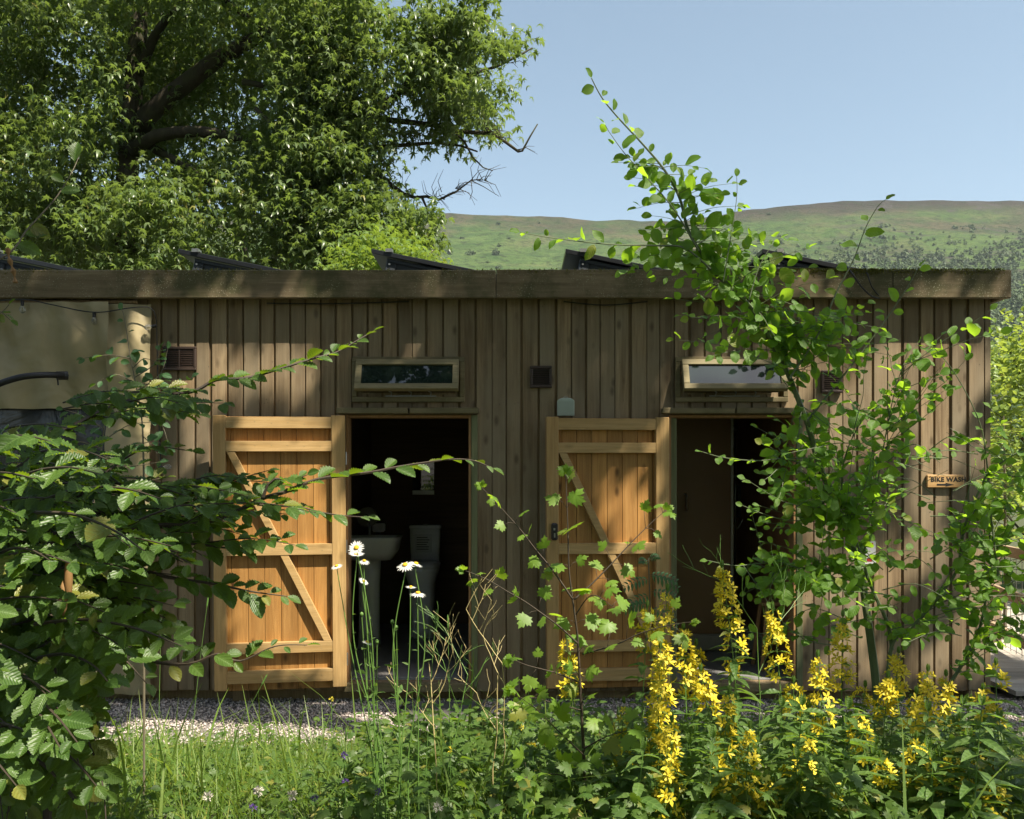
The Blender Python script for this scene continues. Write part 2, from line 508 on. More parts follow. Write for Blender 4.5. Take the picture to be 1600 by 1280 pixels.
def mk_hill():
    m, nd, ln, bs = nmat('moorland')
    tc = nd.new('ShaderNodeTexCoord'); o = tc.outputs['Object']
    big = ntex(nd, ln, o, .006, 5, .6, .6)
    med = ntex(nd, ln, o, .028, 7, .68, .3)
    fine = ntex(nd, ln, o, .16, 7, .72)
    lv = attr(nd, 'luv'); sp = nd.new('ShaderNodeSeparateXYZ'); ln.new(lv.outputs['Vector'], sp.inputs[0])
    # luv.y = 0 valley .. 1 ridge ; luv.x = tan azimuth
    grass = mixc(nd, ln, mapr(nd, ln, med, .35, .65, 0, 1), (.035, .068, .018), (.085, .125, .035))
    heath = mixc(nd, ln, mapr(nd, ln, med, .4, .62, 0, 1), (.036, .033, .022), (.085, .072, .042))
    e = math_(nd, ln, 'ADD', sp.outputs[1], mapr(nd, ln, big, .2, .8, -.28, .28))
    e = math_(nd, ln, 'ADD', e, mapr(nd, ln, med, .2, .8, -.16, .16))
    col = mixc(nd, ln, mapr(nd, ln, e, .78, .97, 0, .9), grass, heath)
    dk = math_(nd, ln, 'MULTIPLY', mapr(nd, ln, sp.outputs[1], .90, .98, 0, 1), mapr(nd, ln, sp.outputs[0], .12, .3, .3, .9))
    col = mixc(nd, ln, dk, col, (.03, .024, .018))
    w = math_(nd, ln, 'ADD', e, mapr(nd, ln, sp.outputs[0], -.1, .35, .1, -.08))
    col = mixc(nd, ln, mapr(nd, ln, w, .08, .36, .85, 0), col, (.026, .046, .012))
    col = mixc(nd, ln, mapr(nd, ln, fine, .50, .62, 0, .85), col, (.022, .032, .012))
    # rock outcrops
    rk = ntex(nd, ln, o, .02, 6, .75, .8)
    rk2 = math_(nd, ln, 'MULTIPLY', mapr(nd, ln, rk, .55, .62, 0, 1), mapr(nd, ln, sp.outputs[0], .28, .42, 0, 1))
    col = mixc(nd, ln, math_(nd, ln, 'MULTIPLY', rk2, .8), col, (.055, .048, .042))
    ln.new(col, bs.inputs['Base Color'])
    bs.inputs['Roughness'].default_value = 1.0; bs.inputs['Specular IOR Level'].default_value = .1
    bump(nd, ln, bs, fine, .9, 4.0)
    return m
M['hill'] = mk_hill()
M['wood_far'] = leafm('far_tree', (.035, .065, .018), (.075, .115, .035), .15, (.09, .13, .02), .7, 0, tscale=.01)

# ---------------------------------------------------------------- leaf templates (length 1 along +y)
def T(V, Fc, U=None):
    V = np.array(V, float)
    return (V, Fc, V[:, :2].copy() if U is None else np.array(U, float))
def grid_leaf(N, prof, fold=.1, curve=.15, pleat=0, ser=0, cols=4, ripple=0, ph=0):
    V = []; Fc = []
    xs = [-1, -.5, 0, .5, 1] if cols == 4 else [-1, 0, 1]
    c = len(xs)
    for i in range(N+1):
        y = i/N; w = prof(y)
        if ser: w *= 1 + (ser if i % 2 else -ser)
        for x in xs:
            z = fold*abs(x)*w*2 - curve*y*y
            if pleat: z += pleat*(1 if i % 2 else -1)*min(1, abs(x)*2) * w * 3
            if ripple: z += ripple*math.sin(y*9+ph+x*2)*abs(x)
            yy = y + (abs(x)*w*.35 if pleat else 0)
            V.append((x*w, yy, z))
    for i in range(N):
        for k in range(c-1):
            a = i*c+k
            Fc.append((a, a+1, a+c+1, a+c))
    return T(V, Fc)
ovate = lambda y: .31*(math.sin(math.pi*min(1, y)**.8)**.8 if 0 < y < 1 else 0) + .004
round_ = lambda y: .35*(max(0, math.sin(math.pi*y**1.05))**.62) + .004
lance = lambda y: .15*(max(0, math.sin(math.pi*y**.8))**.9) + .004
L_horn = [grid_leaf(14, ovate, .16, .18, .035, .05), grid_leaf(14, ovate, .05, .34, .045, .05), grid_leaf(14, ovate, .28, .05, .035, .06)]
L_horn_low = [grid_leaf(6, ovate, .16, .2, 0, 0, 2)]
L_will = [grid_leaf(7, round_, .1, .15, ripple=.03), grid_leaf(7, round_, .05, .32, ripple=.045, ph=2), grid_leaf(7, round_, .22, .02, ripple=.03, ph=4),
          grid_leaf(7, lambda y: round_(y)*.8, .12, .4, ripple=.05, ph=1)]
L_lance = [grid_leaf(4, lance, .25, .25, cols=2), grid_leaf(4, lance, .15, .4, cols=2)]
L_small = [grid_leaf(3, round_, .2, .2, cols=2)]
def fan(outline, dome=.08):
    V = [(0, .42, .02)]; U = [(0, .42)]
    for (x, y) in outline:
        V.append((x, y, -dome*((x*x)+(y-.42)**2)*2)); U.append((x, y))
    k = len(outline)
    return T(V, [(0, 1+i, 1+(i+1) % k) for i in range(k)], U)
def sym(half):
    return half + [(-x, y) for x, y in reversed(half) if abs(x) > 1e-6]
L_maple = [fan(sym([(0, 0), (.16, .02), (.34, -.05), (.30, .10), (.52, .17), (.42, .27), (.56, .45), (.38, .48), (.36, .60), (.20, .52), (.24, .78), (.10, .80), (0, 1.0)]), d) for d in (.12, .35)]
L_smaple = [fan(sym([(0, 0), (.08, .15), (.46, .0), (.21, .30), (.52, .60), (.16, .47), (.15, .78), (0, 1.1)]), d) for d in (.2, .6)]
def petals(n, L, w, cup, r0=.06):
    V = []; Fc = []
    for k in range(n):
        a = 2*math.pi*k/n + random.uniform(-.06, .06); ca, sa = math.cos(a), math.sin(a)
        tw = random.uniform(.9, 1.08)
        b = len(V)
        for (r_, ww, zz) in ((r0, w*.45, 0), (r0+(L-r0)*.55, w, cup*.5), (L*tw, w*.25, cup*random.uniform(.5, 1.2))):
            for s in (-1, 1):
                V.append((ca*r_ - sa*ww*s, sa*r_ + ca*ww*s, zz))
        Fc += [(b, b+1, b+3, b+2), (b+2, b+3, b+5, b+4)]
    return T(V, Fc)
L_flower = [petals(5, .5, .115, .22), petals(5, .5, .125, .1), petals(5, .5, .11, .38)]
L_daisy = [petals(21, .5, .045, -.05, .12), petals(19, .5, .05, .03, .12), petals(17, .5, .05, -.16, .12)]
def blade(bend, w=.012):
    V = []; Fc = []
    for i in range(5):
        t = i/4
        x = bend*t*t; z = t*(1-.25*abs(bend)*t)
        ww = w*(1-t**1.5)+.0008
        V += [(-ww, z, x), (ww, z, x)]
    for i in range(4): Fc.append((2*i, 2*i+1, 2*i+3, 2*i+2))
    return T(V, Fc)
L_blade = [blade(b) for b in (.05, .25, .45, .7)]
# ---------------------------------------------------------------- ground, hillside
def mk_ground_mesh():
    xs = np.unique(np.concatenate([np.linspace(-8, 8, 81), np.array([-1500, -900, -500, -300, -200, -120, -80, -50, -30, -20, -14, -10, 10, 14, 20, 30, 50, 80, 120, 200, 300, 500, 900, 1500])]))
    ys = np.unique(np.concatenate([np.linspace(-9, 3, 61), np.array([-400, -200, -100, -50, -30, -20, -14, -11, 4, 5, 6, 8, 11, 15, 20, 30, 50, 80, 120, 200, 300, 500, 900, 1600, 2500])]))
    V = []; Fc = []
    for y in ys:
        for x in xs:
            n = 0.03*mnoise.noise(Vector((x*1.3, y*1.3, 0))) if abs(x) < 9 and y < -.9 else 0
            V.append((x, y, gz(x, y) + n))
    nx = len(xs)
    for j in range(len(ys)-1):
        for i in range(nx-1):
            a = j*nx+i; Fc.append((a, a+1, a+nx+1, a+nx))
    b = MB(); b.add(V, Fc, .5)
    o = b.build('ground', M['ground'], sm=True); tag(o, kind='structure')
mk_ground_mesh()
RIDGE = [(-2400, 300), (-800, 330), (0, 345), (400, 338), (680, 334), (800, 338), (940, 344), (1050, 346), (1110, 340), (1170, 328), (1250, 320), (1330, 315), (1430, 313), (1600, 314), (2400, 330), (4000, 380)]
def ridge(px):
    for (a, b), (c, d) in zip(RIDGE, RIDGE[1:]):
        if a <= px <= c:
            t = (px-a)/(c-a); return b + (d-b)*t
    return RIDGE[0][1] if px < RIDGE[0][0] else RIDGE[-1][1]
R0, R1 = 230.0, 900.0
def hill_z(a, s):
    px = 800 + F*a
    H = (HY - ridge(px))/F*R1 + CZ
    r = R0 + (R1-R0)*s
    f = s**1.25 if s <= 1 else 1 - .15*(s-1)
    x, y = a*r, CY + r
    n = 0
    if s < 1.02:
        amp = 26*s*(1-s)*4*.5
        n = amp*(mnoise.fractal(Vector((x*.006, y*.006, 3)), 1, 2, 4))
        n += 4*(1-s*.7)*s*mnoise.fractal(Vector((x*.03, y*.03, 9)), 1, 2, 4)
        n += 1.2*mnoise.noise(Vector((x*.05, y*.05, 1)))*s
    return x, y, max(-2, H*f + n)
def mk_hill_mesh():
    A = np.linspace(-1.6, 1.6, 260); S = np.concatenate([np.linspace(0, 1.0, 90), [1.05, 1.15, 1.4, 1.8]])
    V = []; Fc = []; U = []
    for s in S:
        for a in A:
            V.append(hill_z(a, s)); U.append((a, min(s, 1)))
    n = len(A)
    for j in range(len(S)-1):
        for i in range(n-1):
            k = j*n+i; Fc.append((k, k+1, k+n+1, k+n))
    b = MB(); b.add(V, Fc, .5, U)
    o = b.build('hillside', M['hill'], sm=True); tag(o, kind='structure')
mk_hill_mesh()

# ---------------------------------------------------------------- shed
D0 = 6.5
def X(px, d=D0): return (px-800)*d/F
def Z(py, d=D0): return CZ + (HY-py)*d/F
shed = thing('shed', 'long flat roofed shed clad in weathered vertical boards with two open doors', 'shed', (0, 0.0, 0.05))
ZB, ZT = .09, 2.93
XL, XR = -5.6, 3.43
LD = (X(545), X(733), .15, Z(648))      # left door opening
RD = (X(1047), X(1238), .15, Z(648))
W1 = (X(566), X(712), Z(614), Z(572))   # windows (inner opening)
W2 = (X(1068), X(1214), Z(614), Z(572))
holes = [LD, RD, W1, W2]
TARPX = X(247)
def spans(x0, x1, z0, z1):
    sp = [(z0, z1)]
    for h in holes:
        if x1 > h[0]+.005 and x0 < h[1]-.005:
            ns = []
            for a, b in sp:
                if h[3] <= a or h[2] >= b: ns.append((a, b)); continue
                if h[2] > a: ns.append((a, h[2]))
                if h[3] < b: ns.append((h[3], b))
            sp = ns
    return sp
# backing recess boards + outer boards
b = MB()
cuts = sorted([XL, XR-.02] + [h[0] for h in holes] + [h[1] for h in holes])
for x0, x1 in zip(cuts, cuts[1:]):
    if x1-x0 < .002: continue
    for a, c in spans(x0+.003, x1-.003, ZB, ZT): b.box((x0, -.005, a), (x1, .05, c), .3)
b.build('backing', M['clad_back'], shed)
b = MB()
x = XL; i = 0
while x < XR-.03:
    w = random.uniform(.086, .108); x1 = min(x+w, XR-.012)
    cutx = sorted([x, x1] + [e for h in holes for e in (h[0], h[1]) if x+.004 < e < x1-.004])
    rn = random.random()
    for xa, xb in zip(cutx, cutx[1:]):
        if xb-xa < .006: continue
        for a, c in spans(xa+.002, xb-.002, ZB + random.uniform(-.008, .004), ZT):
            y0 = -.022 + random.uniform(-.002, .002)
            b.box((xa, y0, a), (xb, -.0055, c), rn)
    x = x1 + random.choice([random.uniform(.004, .010), random.uniform(.012, .02), random.uniform(.016, .026)])
for k in range(260):
    xx = random.uniform(-2.4, 3.38); zz = random.choice([2.15, 2.42, 1.35, .75, 2.83]) + random.uniform(-.02, .02)
    if spans(xx-.01, xx+.01, zz-.01, zz+.01) == [(zz-.01, zz+.01)]:
        b.lathe([(.003, 0), (.003, -.003)], (xx, -.0225, zz), 5, 'y', mi=1)
wallo = b.build('cladding', [M['clad'], M['black']], shed, bevel=.003)
# end wall, back wall, floor, ceiling, partitions
b = MB()
b.box((XR-.018, .0505, ZB), (XR, 3.0, ZT)); b.box((XL, 3.0, ZB), (XR, 3.05, ZT)); b.box((XL, .0505, ZB), (XL+.05, 2.999, ZT))
b.build('outer_wall', M['clad'], shed)
b = MB()
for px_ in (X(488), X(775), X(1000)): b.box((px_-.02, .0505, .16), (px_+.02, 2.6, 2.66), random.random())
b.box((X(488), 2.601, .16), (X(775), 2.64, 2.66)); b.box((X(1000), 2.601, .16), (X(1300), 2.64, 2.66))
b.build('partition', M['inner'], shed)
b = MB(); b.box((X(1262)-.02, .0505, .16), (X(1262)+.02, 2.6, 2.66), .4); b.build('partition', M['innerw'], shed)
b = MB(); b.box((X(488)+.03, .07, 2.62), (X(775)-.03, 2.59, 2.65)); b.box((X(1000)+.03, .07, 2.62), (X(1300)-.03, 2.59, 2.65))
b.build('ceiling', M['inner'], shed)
b = MB(); b.box((X(488)+.021, .0515, .1), (X(775)-.021, 2.6, .155)); b.box((X(1000)+.021, .0515, .1), (X(1300)-.021, 2.6, .155))
b.build('floor', M['floor'], shed)
# threshold, plinth joists
b = MB()
b.box((X(540), -.06, .085), (X(740), .051, .148)); b.build('threshold', M['frame'], shed, bevel=.004)
b = MB(); b.box((X(1040), -.06, .085), (X(1245), .051, .148)); b.build('threshold', M['frame'], shed, bevel=.004)
b = MB()
b.box((XL, .08, .0), (XR-.08, .2, ZB-.002))
for k in range(6): b.box((XL+.3+k*1.65, -.01, -.02), (XL+.42+k*1.65, .079, ZB-.004))
b.box((XR-.16, -.012, -.02), (XR-.03, .079, ZB-.004))
b.build('base_joist', M['clad_back'], shed)
# roof deck + fascia
rf = MB()
rf.box((XL, -.10, 2.935), (XR+.02, 3.15, 2.985))
roof = rf.build('roof', M['tray'], shed)
b = MB()
fz0, fz1 = 2.868, 3.066
segs = [XL-.2, X(775, 6.35)-.0, X(1395, 6.35), XR+.068]
for a, c in zip(segs, segs[1:]): b.box((a+.0015, -.152, fz0), (c-.0015, -.106, fz1 + random.uniform(-.003, .003)))
fa = b.build('fascia', M['fascia'], shed, bevel=.005)
b = MB(); b.box((XR+.022, -.105, fz0+.005), (XR+.066, 3.2, fz1-.004)); b.build('side_fascia', M['fascia'], shed, bevel=.005)
b = MB(); b.box((XL, -.1055, 2.90), (XR+.0195, -.0235, 2.932)); b.build('soffit', M['clad_back'], shed)
# moss along the roof edge
ms = LB()
for k in range(5200):
    xx = random.choice([random.uniform(1.6, 3.45), random.uniform(1.6, 2.6), random.uniform(-3.8, 3.45)])
    if mnoise.noise(Vector((xx*2.2, 0, 5))) < -.12 and xx < 1.5: continue
    front = random.random() < .45
    yy = -.1535 if front else random.uniform(-.155, -.10)
    zz = 3.066 - (abs(random.gauss(0, .02)) if front else 0)
    ms.put(L_small[0], (xx, yy, zz), Vector((random.gauss(0, .5), -.4 if front else random.gauss(0, .5), 1)), rv(), random.uniform(.005, .014))
M['moss'] = leafm('moss', (.10, .11, .02), (.19, .18, .04), .1, None, .9, 0, tscale=2)
ms.build('moss', M['moss'], shed, False)
# door frames
def door_frame(h, gl):
    b = MB()
    b.box((h[1]-.002, -.035, .150), (h[1]+.016, .09, h[3]-.004), .4)
    b.box((h[0]-.016, -.035, .150), (h[0]+.002, .09, h[3]-.004), .6)
    b.box((h[0]+.0025, -.02, h[3]-.022), (h[1]-.0025, .09, h[3]-.004), .6)
    b.build('door_frame', M['jamb'], shed, bevel=.002)
    b = MB()
    b.box((h[1]+.018, -.042, .12), (h[1]+.062, -.0245, h[3]-.006), .2)
    b.build('door_trim', M['jambg'], shed, bevel=.002)
    b = MB()
    xa, xb = h[0]-.07, h[1]+.07
    xm = (xa+xb)/2 + .01
    for a, c in ((xa, xm-.006), (xm+.006, xb)): b.box((a, -.10, h[3]+.002), (c, -.0255, h[3]+.042), random.random())
    b.build('drip_board', M['frame'], shed, bevel=.004)
door_frame(LD, 0); door_frame(RD, 1)
b = MB(); b.box((X(1047)+.003, -.012, .152), (X(1047)+.045, .085, RD[3]-.024), .4); b.build('green_door_post', M['jambg'], shed, bevel=.003)
# windows: outer frame, casement hung at the top and pushed open, pane
def window(h, k):
    cx = (h[0]+h[1])/2
    x0, x1, z0, z1 = cx-(X(723)-X(548))/2, cx+(X(723)-X(548))/2, Z(629), Z(559)
    t = .035
    b = MB()
    b.box((x0, -.05, z1-t), (x1, -.0248, z1), .2); b.box((x0, -.05, z0), (x1, -.0248, z0+t), .5)
    b.box((x0, -.05, z0+t+.001), (x0+t, -.0248, z1-t-.001), .7); b.box((x1-t, -.05, z0+t+.001), (x1, -.0248, z1-t-.001), .9)
    w = b.build('window', M['frame'], shed, bevel=.003)
    # inner lining
    b = MB()
    for a, c in (((h[0], -.022, h[2]-.012), (h[1], .06, h[2])), ((h[0], -.022, h[3]), (h[1], .06, h[3]+.012))): b.box(a, c)
    b.build('lining', M['clad_back'], w)
    # sash in local plane, rotated out about its top edge
    sx0, sx1 = x0+t+.003, x1-t-.003
    H = (z1-t-.004) - (z0+t+.01); ang = R(23)
    top = Vector((0, -.052, z1-t-.004))
    def rotp(x, y, z):  # z measured down from hinge, y outwards negative
        return (x, top.y + y*math.cos(ang) - z*math.sin(ang), top.z - z*math.cos(ang) - y*math.sin(ang))
    def sbox(mb, xa, xb, ya, yb, za, zb, rn):
        V = [rotp(x_, y_, z_) for z_ in (zb, za) for (x_, y_) in ((xa, ya), (xb, ya), (xb, yb), (xa, yb))]
        mb.add(V, [(0,3,2,1),(4,5,6,7),(0,1,5,4),(1,2,6,5),(2,3,7,6),(3,0,4,7)], rn)
    s_ = MB(); fw = .043
    sbox(s_, sx0, sx1, -.045, 0, 0, fw, .1); sbox(s_, sx0, sx1, -.045, 0, H-fw, H, .3)
    sbox(s_, sx0, sx0+fw, -.045, 0, fw+.001, H-fw-.001, .55); sbox(s_, sx1-fw, sx1, -.045, 0, fw+.001, H-fw-.001, .8)
    s_.build('sash', M['sash'], w, bevel=.003)
    g = MB(); sbox(g, sx0+fw-.003, sx1-fw+.003, -.03, -.022, fw-.003, H-fw+.003, .1)
    g.build('pane', M['glass'], w)
    for hx in (sx0+.11, sx1-.11):
        hg = MB(); hg.box((hx-.05, -.06, z1-t-.006), (hx+.05, -.0505, z1-t+.006)); hg.build('hinge', M['hinge'], w)
    st = MB()
    for hx in (cx-.12, cx+.02, cx+.16): st.tube([(hx, -.055, z0+t+.012), (hx+.006, -.075, z0+t+.03), (hx-.01, -.10, z0+t+.034)], .004, 6)
    st.tube([(cx-.16, -.05, z0+t+.006), (cx+.2, -.05, z0+t+.006)], .004, 6)
    st.build('stay', M['steel'], w)
window(W1, 0); window(W2, 1)
# vents
def vent(px0, px1, py0, py1):
    x0, x1, z0, z1 = X(px0), X(px1), Z(py1), Z(py0)
    b = MB(); t = .02
    b.box((x0, -.052, z1-t), (x1, -.0245, z1)); b.box((x0, -.052, z0), (x1, -.0245, z0+t))
    b.box((x0, -.052, z0+t), (x0+t, -.0245, z1-t)); b.box((x1-t, -.052, z0+t), (x1, -.0245, z1-t))
    v = b.build('vent', M['vent'], shed, bevel=.004)
    b = MB(); b.box((x0+t, -.03, z0+t), (x1-t, -.0246, z1-t)); b.build('backing', M['black'], v)
    s_ = MB(); n = int((z1-z0-2*t)/.0125)
    for k in range(n):
        z = z0+t+.004 + k*(z1-z0-2*t)/n
        s_.add([(x0+t, -.047, z), (x1-t, -.047, z), (x1-t, -.047, z+.003), (x0+t, -.047, z+.003), (x0+t, -.034, z+.006), (x1-t, -.034, z+.006), (x1-t, -.034, z+.009), (x0+t, -.034, z+.009)],
               [(0,1,2,3),(4,7,6,5),(0,4,5,1),(3,2,6,7)])
    if px1-px0 > 45: s_.box(((x0+x1)/2-.004, -.049, z0+t), ((x0+x1)/2+.004, -.033, z1-t))
    s_.build('slats', M['vent'], v)
vent(258, 310, 543, 580); vent(828, 862, 573, 607); vent(1280, 1313, 580, 615)
# open doors (folded back flat against the wall)
def open_door(hx, W, z0, z1, ang, lock, sag):
    b = MB()
    # local frame: x from 0 (hinge) to -W, y: 0 = back boards (towards wall), -y outwards
    H = z1-z0; n = 8; sw = .085
    bw = W/n
    for k in range(n):
        b.box((-W + k*bw+.0012, -.02, .0), (-W+(k+1)*bw-.0012, 0, H-.006), .1+.09*k+random.random()*.05)
    d = b.build('door', M['doorv'], shed, local=True, bevel=.002)
    d.location = (hx, -.0375, z0 - shed.location.z); d.rotation_euler = (0, sag, ang)
    def sub(name, boxes, mat):
        m_ = MB()
        for a, c in boxes: m_.box(a, c, random.random())
        return m_.build(name, mat, d, local=True, bevel=.003)
    y0, y1 = -.066, -.0205
    for a, c in ((-W, -W+sw), (-sw*1.12, 0)): sub('stile', [((a, y0-.002, .012), (c, y1, H))], M['doors'])
    for zc, hh in ((.10, .085), (.30, .075), (.985, .075), (H-.215, .072), (H-.05, .078)):
        r_ = MB(); r_.box((-W+sw+.0008, y0, zc-hh/2), (-sw*1.12-.0008, y1, zc+hh/2), random.random())
        for kx in range(n):
            xs_ = -W + (kx+.5)*bw
            if -W+sw+.02 < xs_ < -sw*1.12-.02: r_.lathe([(.0035, 0), (.0035, -.0012)], (xs_+random.uniform(-.006, .006), y0-.0003, zc+random.uniform(-.012, .012)), 6, 'y', mi=1)
        r_.build('rail', [M['doorh'], M['hinge']], d, local=True, bevel=.003)
    # brace: two lengths
    xa, xb = -W+sw+.004, -sw*1.12-.006
    def brace(za, zb, xA, xB):
        w = .055
        m_ = MB(); pts = [(xA, za), (xA+w, za), (xB, zb), (xB-w, zb)]
        m_.prism([(p[0], p[1]) for p in pts], y0+.003, y1, random.random())
        m_.build('brace', M['doorh'], d, local=True, bevel=.002)
    zt, zm, zb_ = H-.215-.037, .985, .30+.038
    fx = lambda z: xa + (xb-.05-xa)*(zt-z)/(zt-zb_)
    brace(zt, zm+.0385, xa, fx(zm+.0385)+.055); brace(zm-.0385, zb_, fx(zm-.0385), xb)
    if lock:
        k = MB(); k.box((-W+.03, -.098, H-.86), (-W+.075, -.0685, H-.74)); o = k.build('key_box', M['black'], d, local=True, bevel=.01)
        k = MB(); k.box((-W+.044, -.102, H-.79), (-W+.056, -.0985, H-.775)); k.box((-W+.047, -.101, H-.84), (-W+.057, -.0985, H-.81)); k.build('button', M['steel'], d, local=True)
        k = MB(); k.box((-W-.004, -.06, H-.85), (-W-.0005, -.03, H-.83)); k.build('latch', M['steel'], d, local=True)
    for zc in (.2, H-.3, 1.0):
        k = MB(); k.tube([(.004, -.03, zc-.045), (.004, -.03, zc+.045)], .006, 8); k.build('hinge', M['steel'], d, local=True)
    return d
dA = open_door(X(541, 6.43), (541-341)*6.36/F*1.005, Z(1074, 6.43), Z(650, 6.43), R(8.0), False, R(-.35))
dA['label'] = 'left open door with a brightly lit golden back'
dB = open_door(X(1043, 6.45), (1043-850)*6.4/F, Z(1072, 6.45), Z(653, 6.45), R(5.0), True, R(-.1))
dB['label'] = 'right open door with a black key safe'
# cable from roof panel
b = MB(); b.tube(spline([P(1322, 415, 6.4), P(1332, 428, 6.32), P(1345, 447, 6.32), P(1362, 463, 6.33), P(1375, 466, 6.36)]), .006, 6); b.build('cable', M['black'], shed)
b = MB(); b.tube(spline([P(1350, 415, 6.4), P(1356, 430, 6.33), P(1362, 448, 6.33), P(1373, 462, 6.35)]), .004, 6); b.build('cable', M['black'], shed)
b = MB(); b.tube(spline([(X(420), -.05, 2.85), (X(520), -.06, 2.845), (X(640), -.05, 2.862)]), .005, 5); b.build('cable', M['black'], shed)
b = MB(); b.tube(spline([(X(880), -.05, 2.862), (X(945), -.06, 2.835), (X(1010), -.05, 2.862)]), .005, 5); b.build('cable', M['black'], shed)

# ---------------------------------------------------------------- solar panels
def solar(px, label):
    x0 = (px-800)*6.9/F; yb = .4; zr = 2.985
    t = thing('solar_panel', label, 'solar panel', (x0+.5, yb+.8, zr), 'tilted solar panels in a row on the shed roof')
    L = 1.06; ang = R(11.5); zt = 3.345 - .035
    def sl(xa, z_off): return zt - math.tan(ang)*xa + z_off
    b = MB()
    b.prism([(x0-.012, sl(-.012, .035)), (x0-.012, sl(-.012, 0)), (x0+L, sl(L, 0)), (x0+L, sl(L, .035))], yb-.03, yb+1.62)
    b.build('module', M['panel'], t, bevel=.003)
    b = MB()
    b.prism([(x0+.10, sl(.10, -.004)), (x0+.035, zr), (x0+L+.05, zr), (x0+L-.02, sl(L-.02, -.004))], yb+.02, yb+.03)
    b.prism([(x0+.10, sl(.10, -.004)), (x0+.035, zr), (x0+L+.05, zr), (x0+L-.02, sl(L-.02, -.004))], yb+1.55, yb+1.56)
    # raised ribs on the near face
    b.prism([(x0+.10, sl(.10, -.006)), (x0+.10, sl(.10, -.035)), (x0+L-.02, sl(L-.02, -.035)), (x0+L-.02, sl(L-.02, -.006))], yb, yb+.0195)
    b.prism([(x0+.10, sl(.10, -.036)), (x0+.03, zr), (x0+.12, zr), (x0+.17, sl(.17, -.036))], yb, yb+.0195)
    b.box((x0+.05, yb+.032, zr), (x0+L, yb+1.54, zr+.05))
    b.build('tray', M['tray'], t, bevel=.006)
    b = MB(); b.box((x0+.095, yb-.045, sl(.12, .033)), (x0+.145, yb-.0305, sl(.1, .055))); b.box((x0+.095, yb-.0304, sl(.12, .042)), (x0+.145, yb+.03, sl(.1, .055)))
    b.build('clamp', M['steel'], t)
    b = MB(); b.tube([(x0+.12, yb-.01, sl(.12, -.05)), (x0+.12, yb-.0005, sl(.12, -.05))], .008, 8); b.build('bolt', M['steel'], t)
for px, lb in ((-28, 'black solar panel at the left end of the roof, half cut off'), (283, 'black solar panel behind the roof edge, second from the left'),
               (584, 'black solar panel above the left window, tallest against the tree'), (886, 'black solar panel in front of the green meadow, half behind leaves'),
               (1192, 'black solar panel above the right window, its cable hanging down the fascia')):
    solar(px, lb)

# ---------------------------------------------------------------- canvas awning at the left
aw = thing('canvas_screen', 'olive tan canvas screen with clear window, hung over the left end of the shed', 'canvas', (X(60), -.09, .05))
def cloth(x0, x1, z0, z1, y, nx, nz, amp, seed):
    V = []; Fc = []
    for j in range(nz+1):
        for i in range(nx+1):
            u = i/nx; v = j/nz
            xx = x0+(x1-x0)*u; zz = z0+(z1-z0)*v
            yy = y - amp*(.5+.5*mnoise.noise(Vector((xx*2.2+zz*.9, zz*.7-xx*.5, seed)))) - amp*.5*mnoise.noise(Vector((xx*7+zz*2, zz*2.5, seed+3)))
            V.append((xx + .012*mnoise.noise(Vector((0, zz*4, seed)))*(1 if i in (0, nx) else 0), yy, zz))
    for j in range(nz):
        for i in range(nx):
            a = j*(nx+1)+i; Fc.append((a, a+1, a+nx+2, a+nx+1))
    b = MB(); b.add(V, Fc, .5); return b
cloth(X(-260), X(184), Z(641), Z(478), -.06, 110, 50, .12, 1).build('upper_sheet', M['canvas'], aw, sm=True)
cloth(X(178), X(245), Z(1080), Z(480), -.075, 24, 120, .10, 4).build('edge_strip', M['canvas'], aw, sm=True)
cloth(X(-260), X(178), Z(1080), Z(960), -.06, 60, 16, .05, 6).build('lower_sheet', M['canvas'], aw, sm=True)
cloth(X(-260), X(190), Z(962), Z(637), -.05, 60, 40, .02, 8).build('clear_window', M['film'], aw, sm=True)
b = MB(); b.tube([(X(-260), -.09, Z(476)), (X(222), -.09, Z(476))], .012, 8); b.box((X(-260), -.04, .1), (X(190), -.026, Z(476)))
b.build('batten', M['clad_back'], aw)
arm = thing('awning_arm', 'black ribbed tube sticking out in front of the olive canvas', 'awning arm', P(50, 588, 6.2))
b = MB(); b.tube(spline([P(-60, 625, 6.0), P(-15, 605, 6.0), P(30, 590, 6.05), P(70, 586, 6.15), P(104, 587, 6.3)], .02), .022, 10)
b.build('tube', M['black'], arm, sm=True)
b = MB(); b.tube([P(88, 587, 6.26), P(106, 587, 6.3)], .03, 10); b.tube([P(90, 592, 6.26), P(91, 602, 6.26)], .006, 6); b.tube([P(99, 587, 6.3), P(99, 587, 6.46)], .012, 8)
b.build('bracket', M['black'], arm)
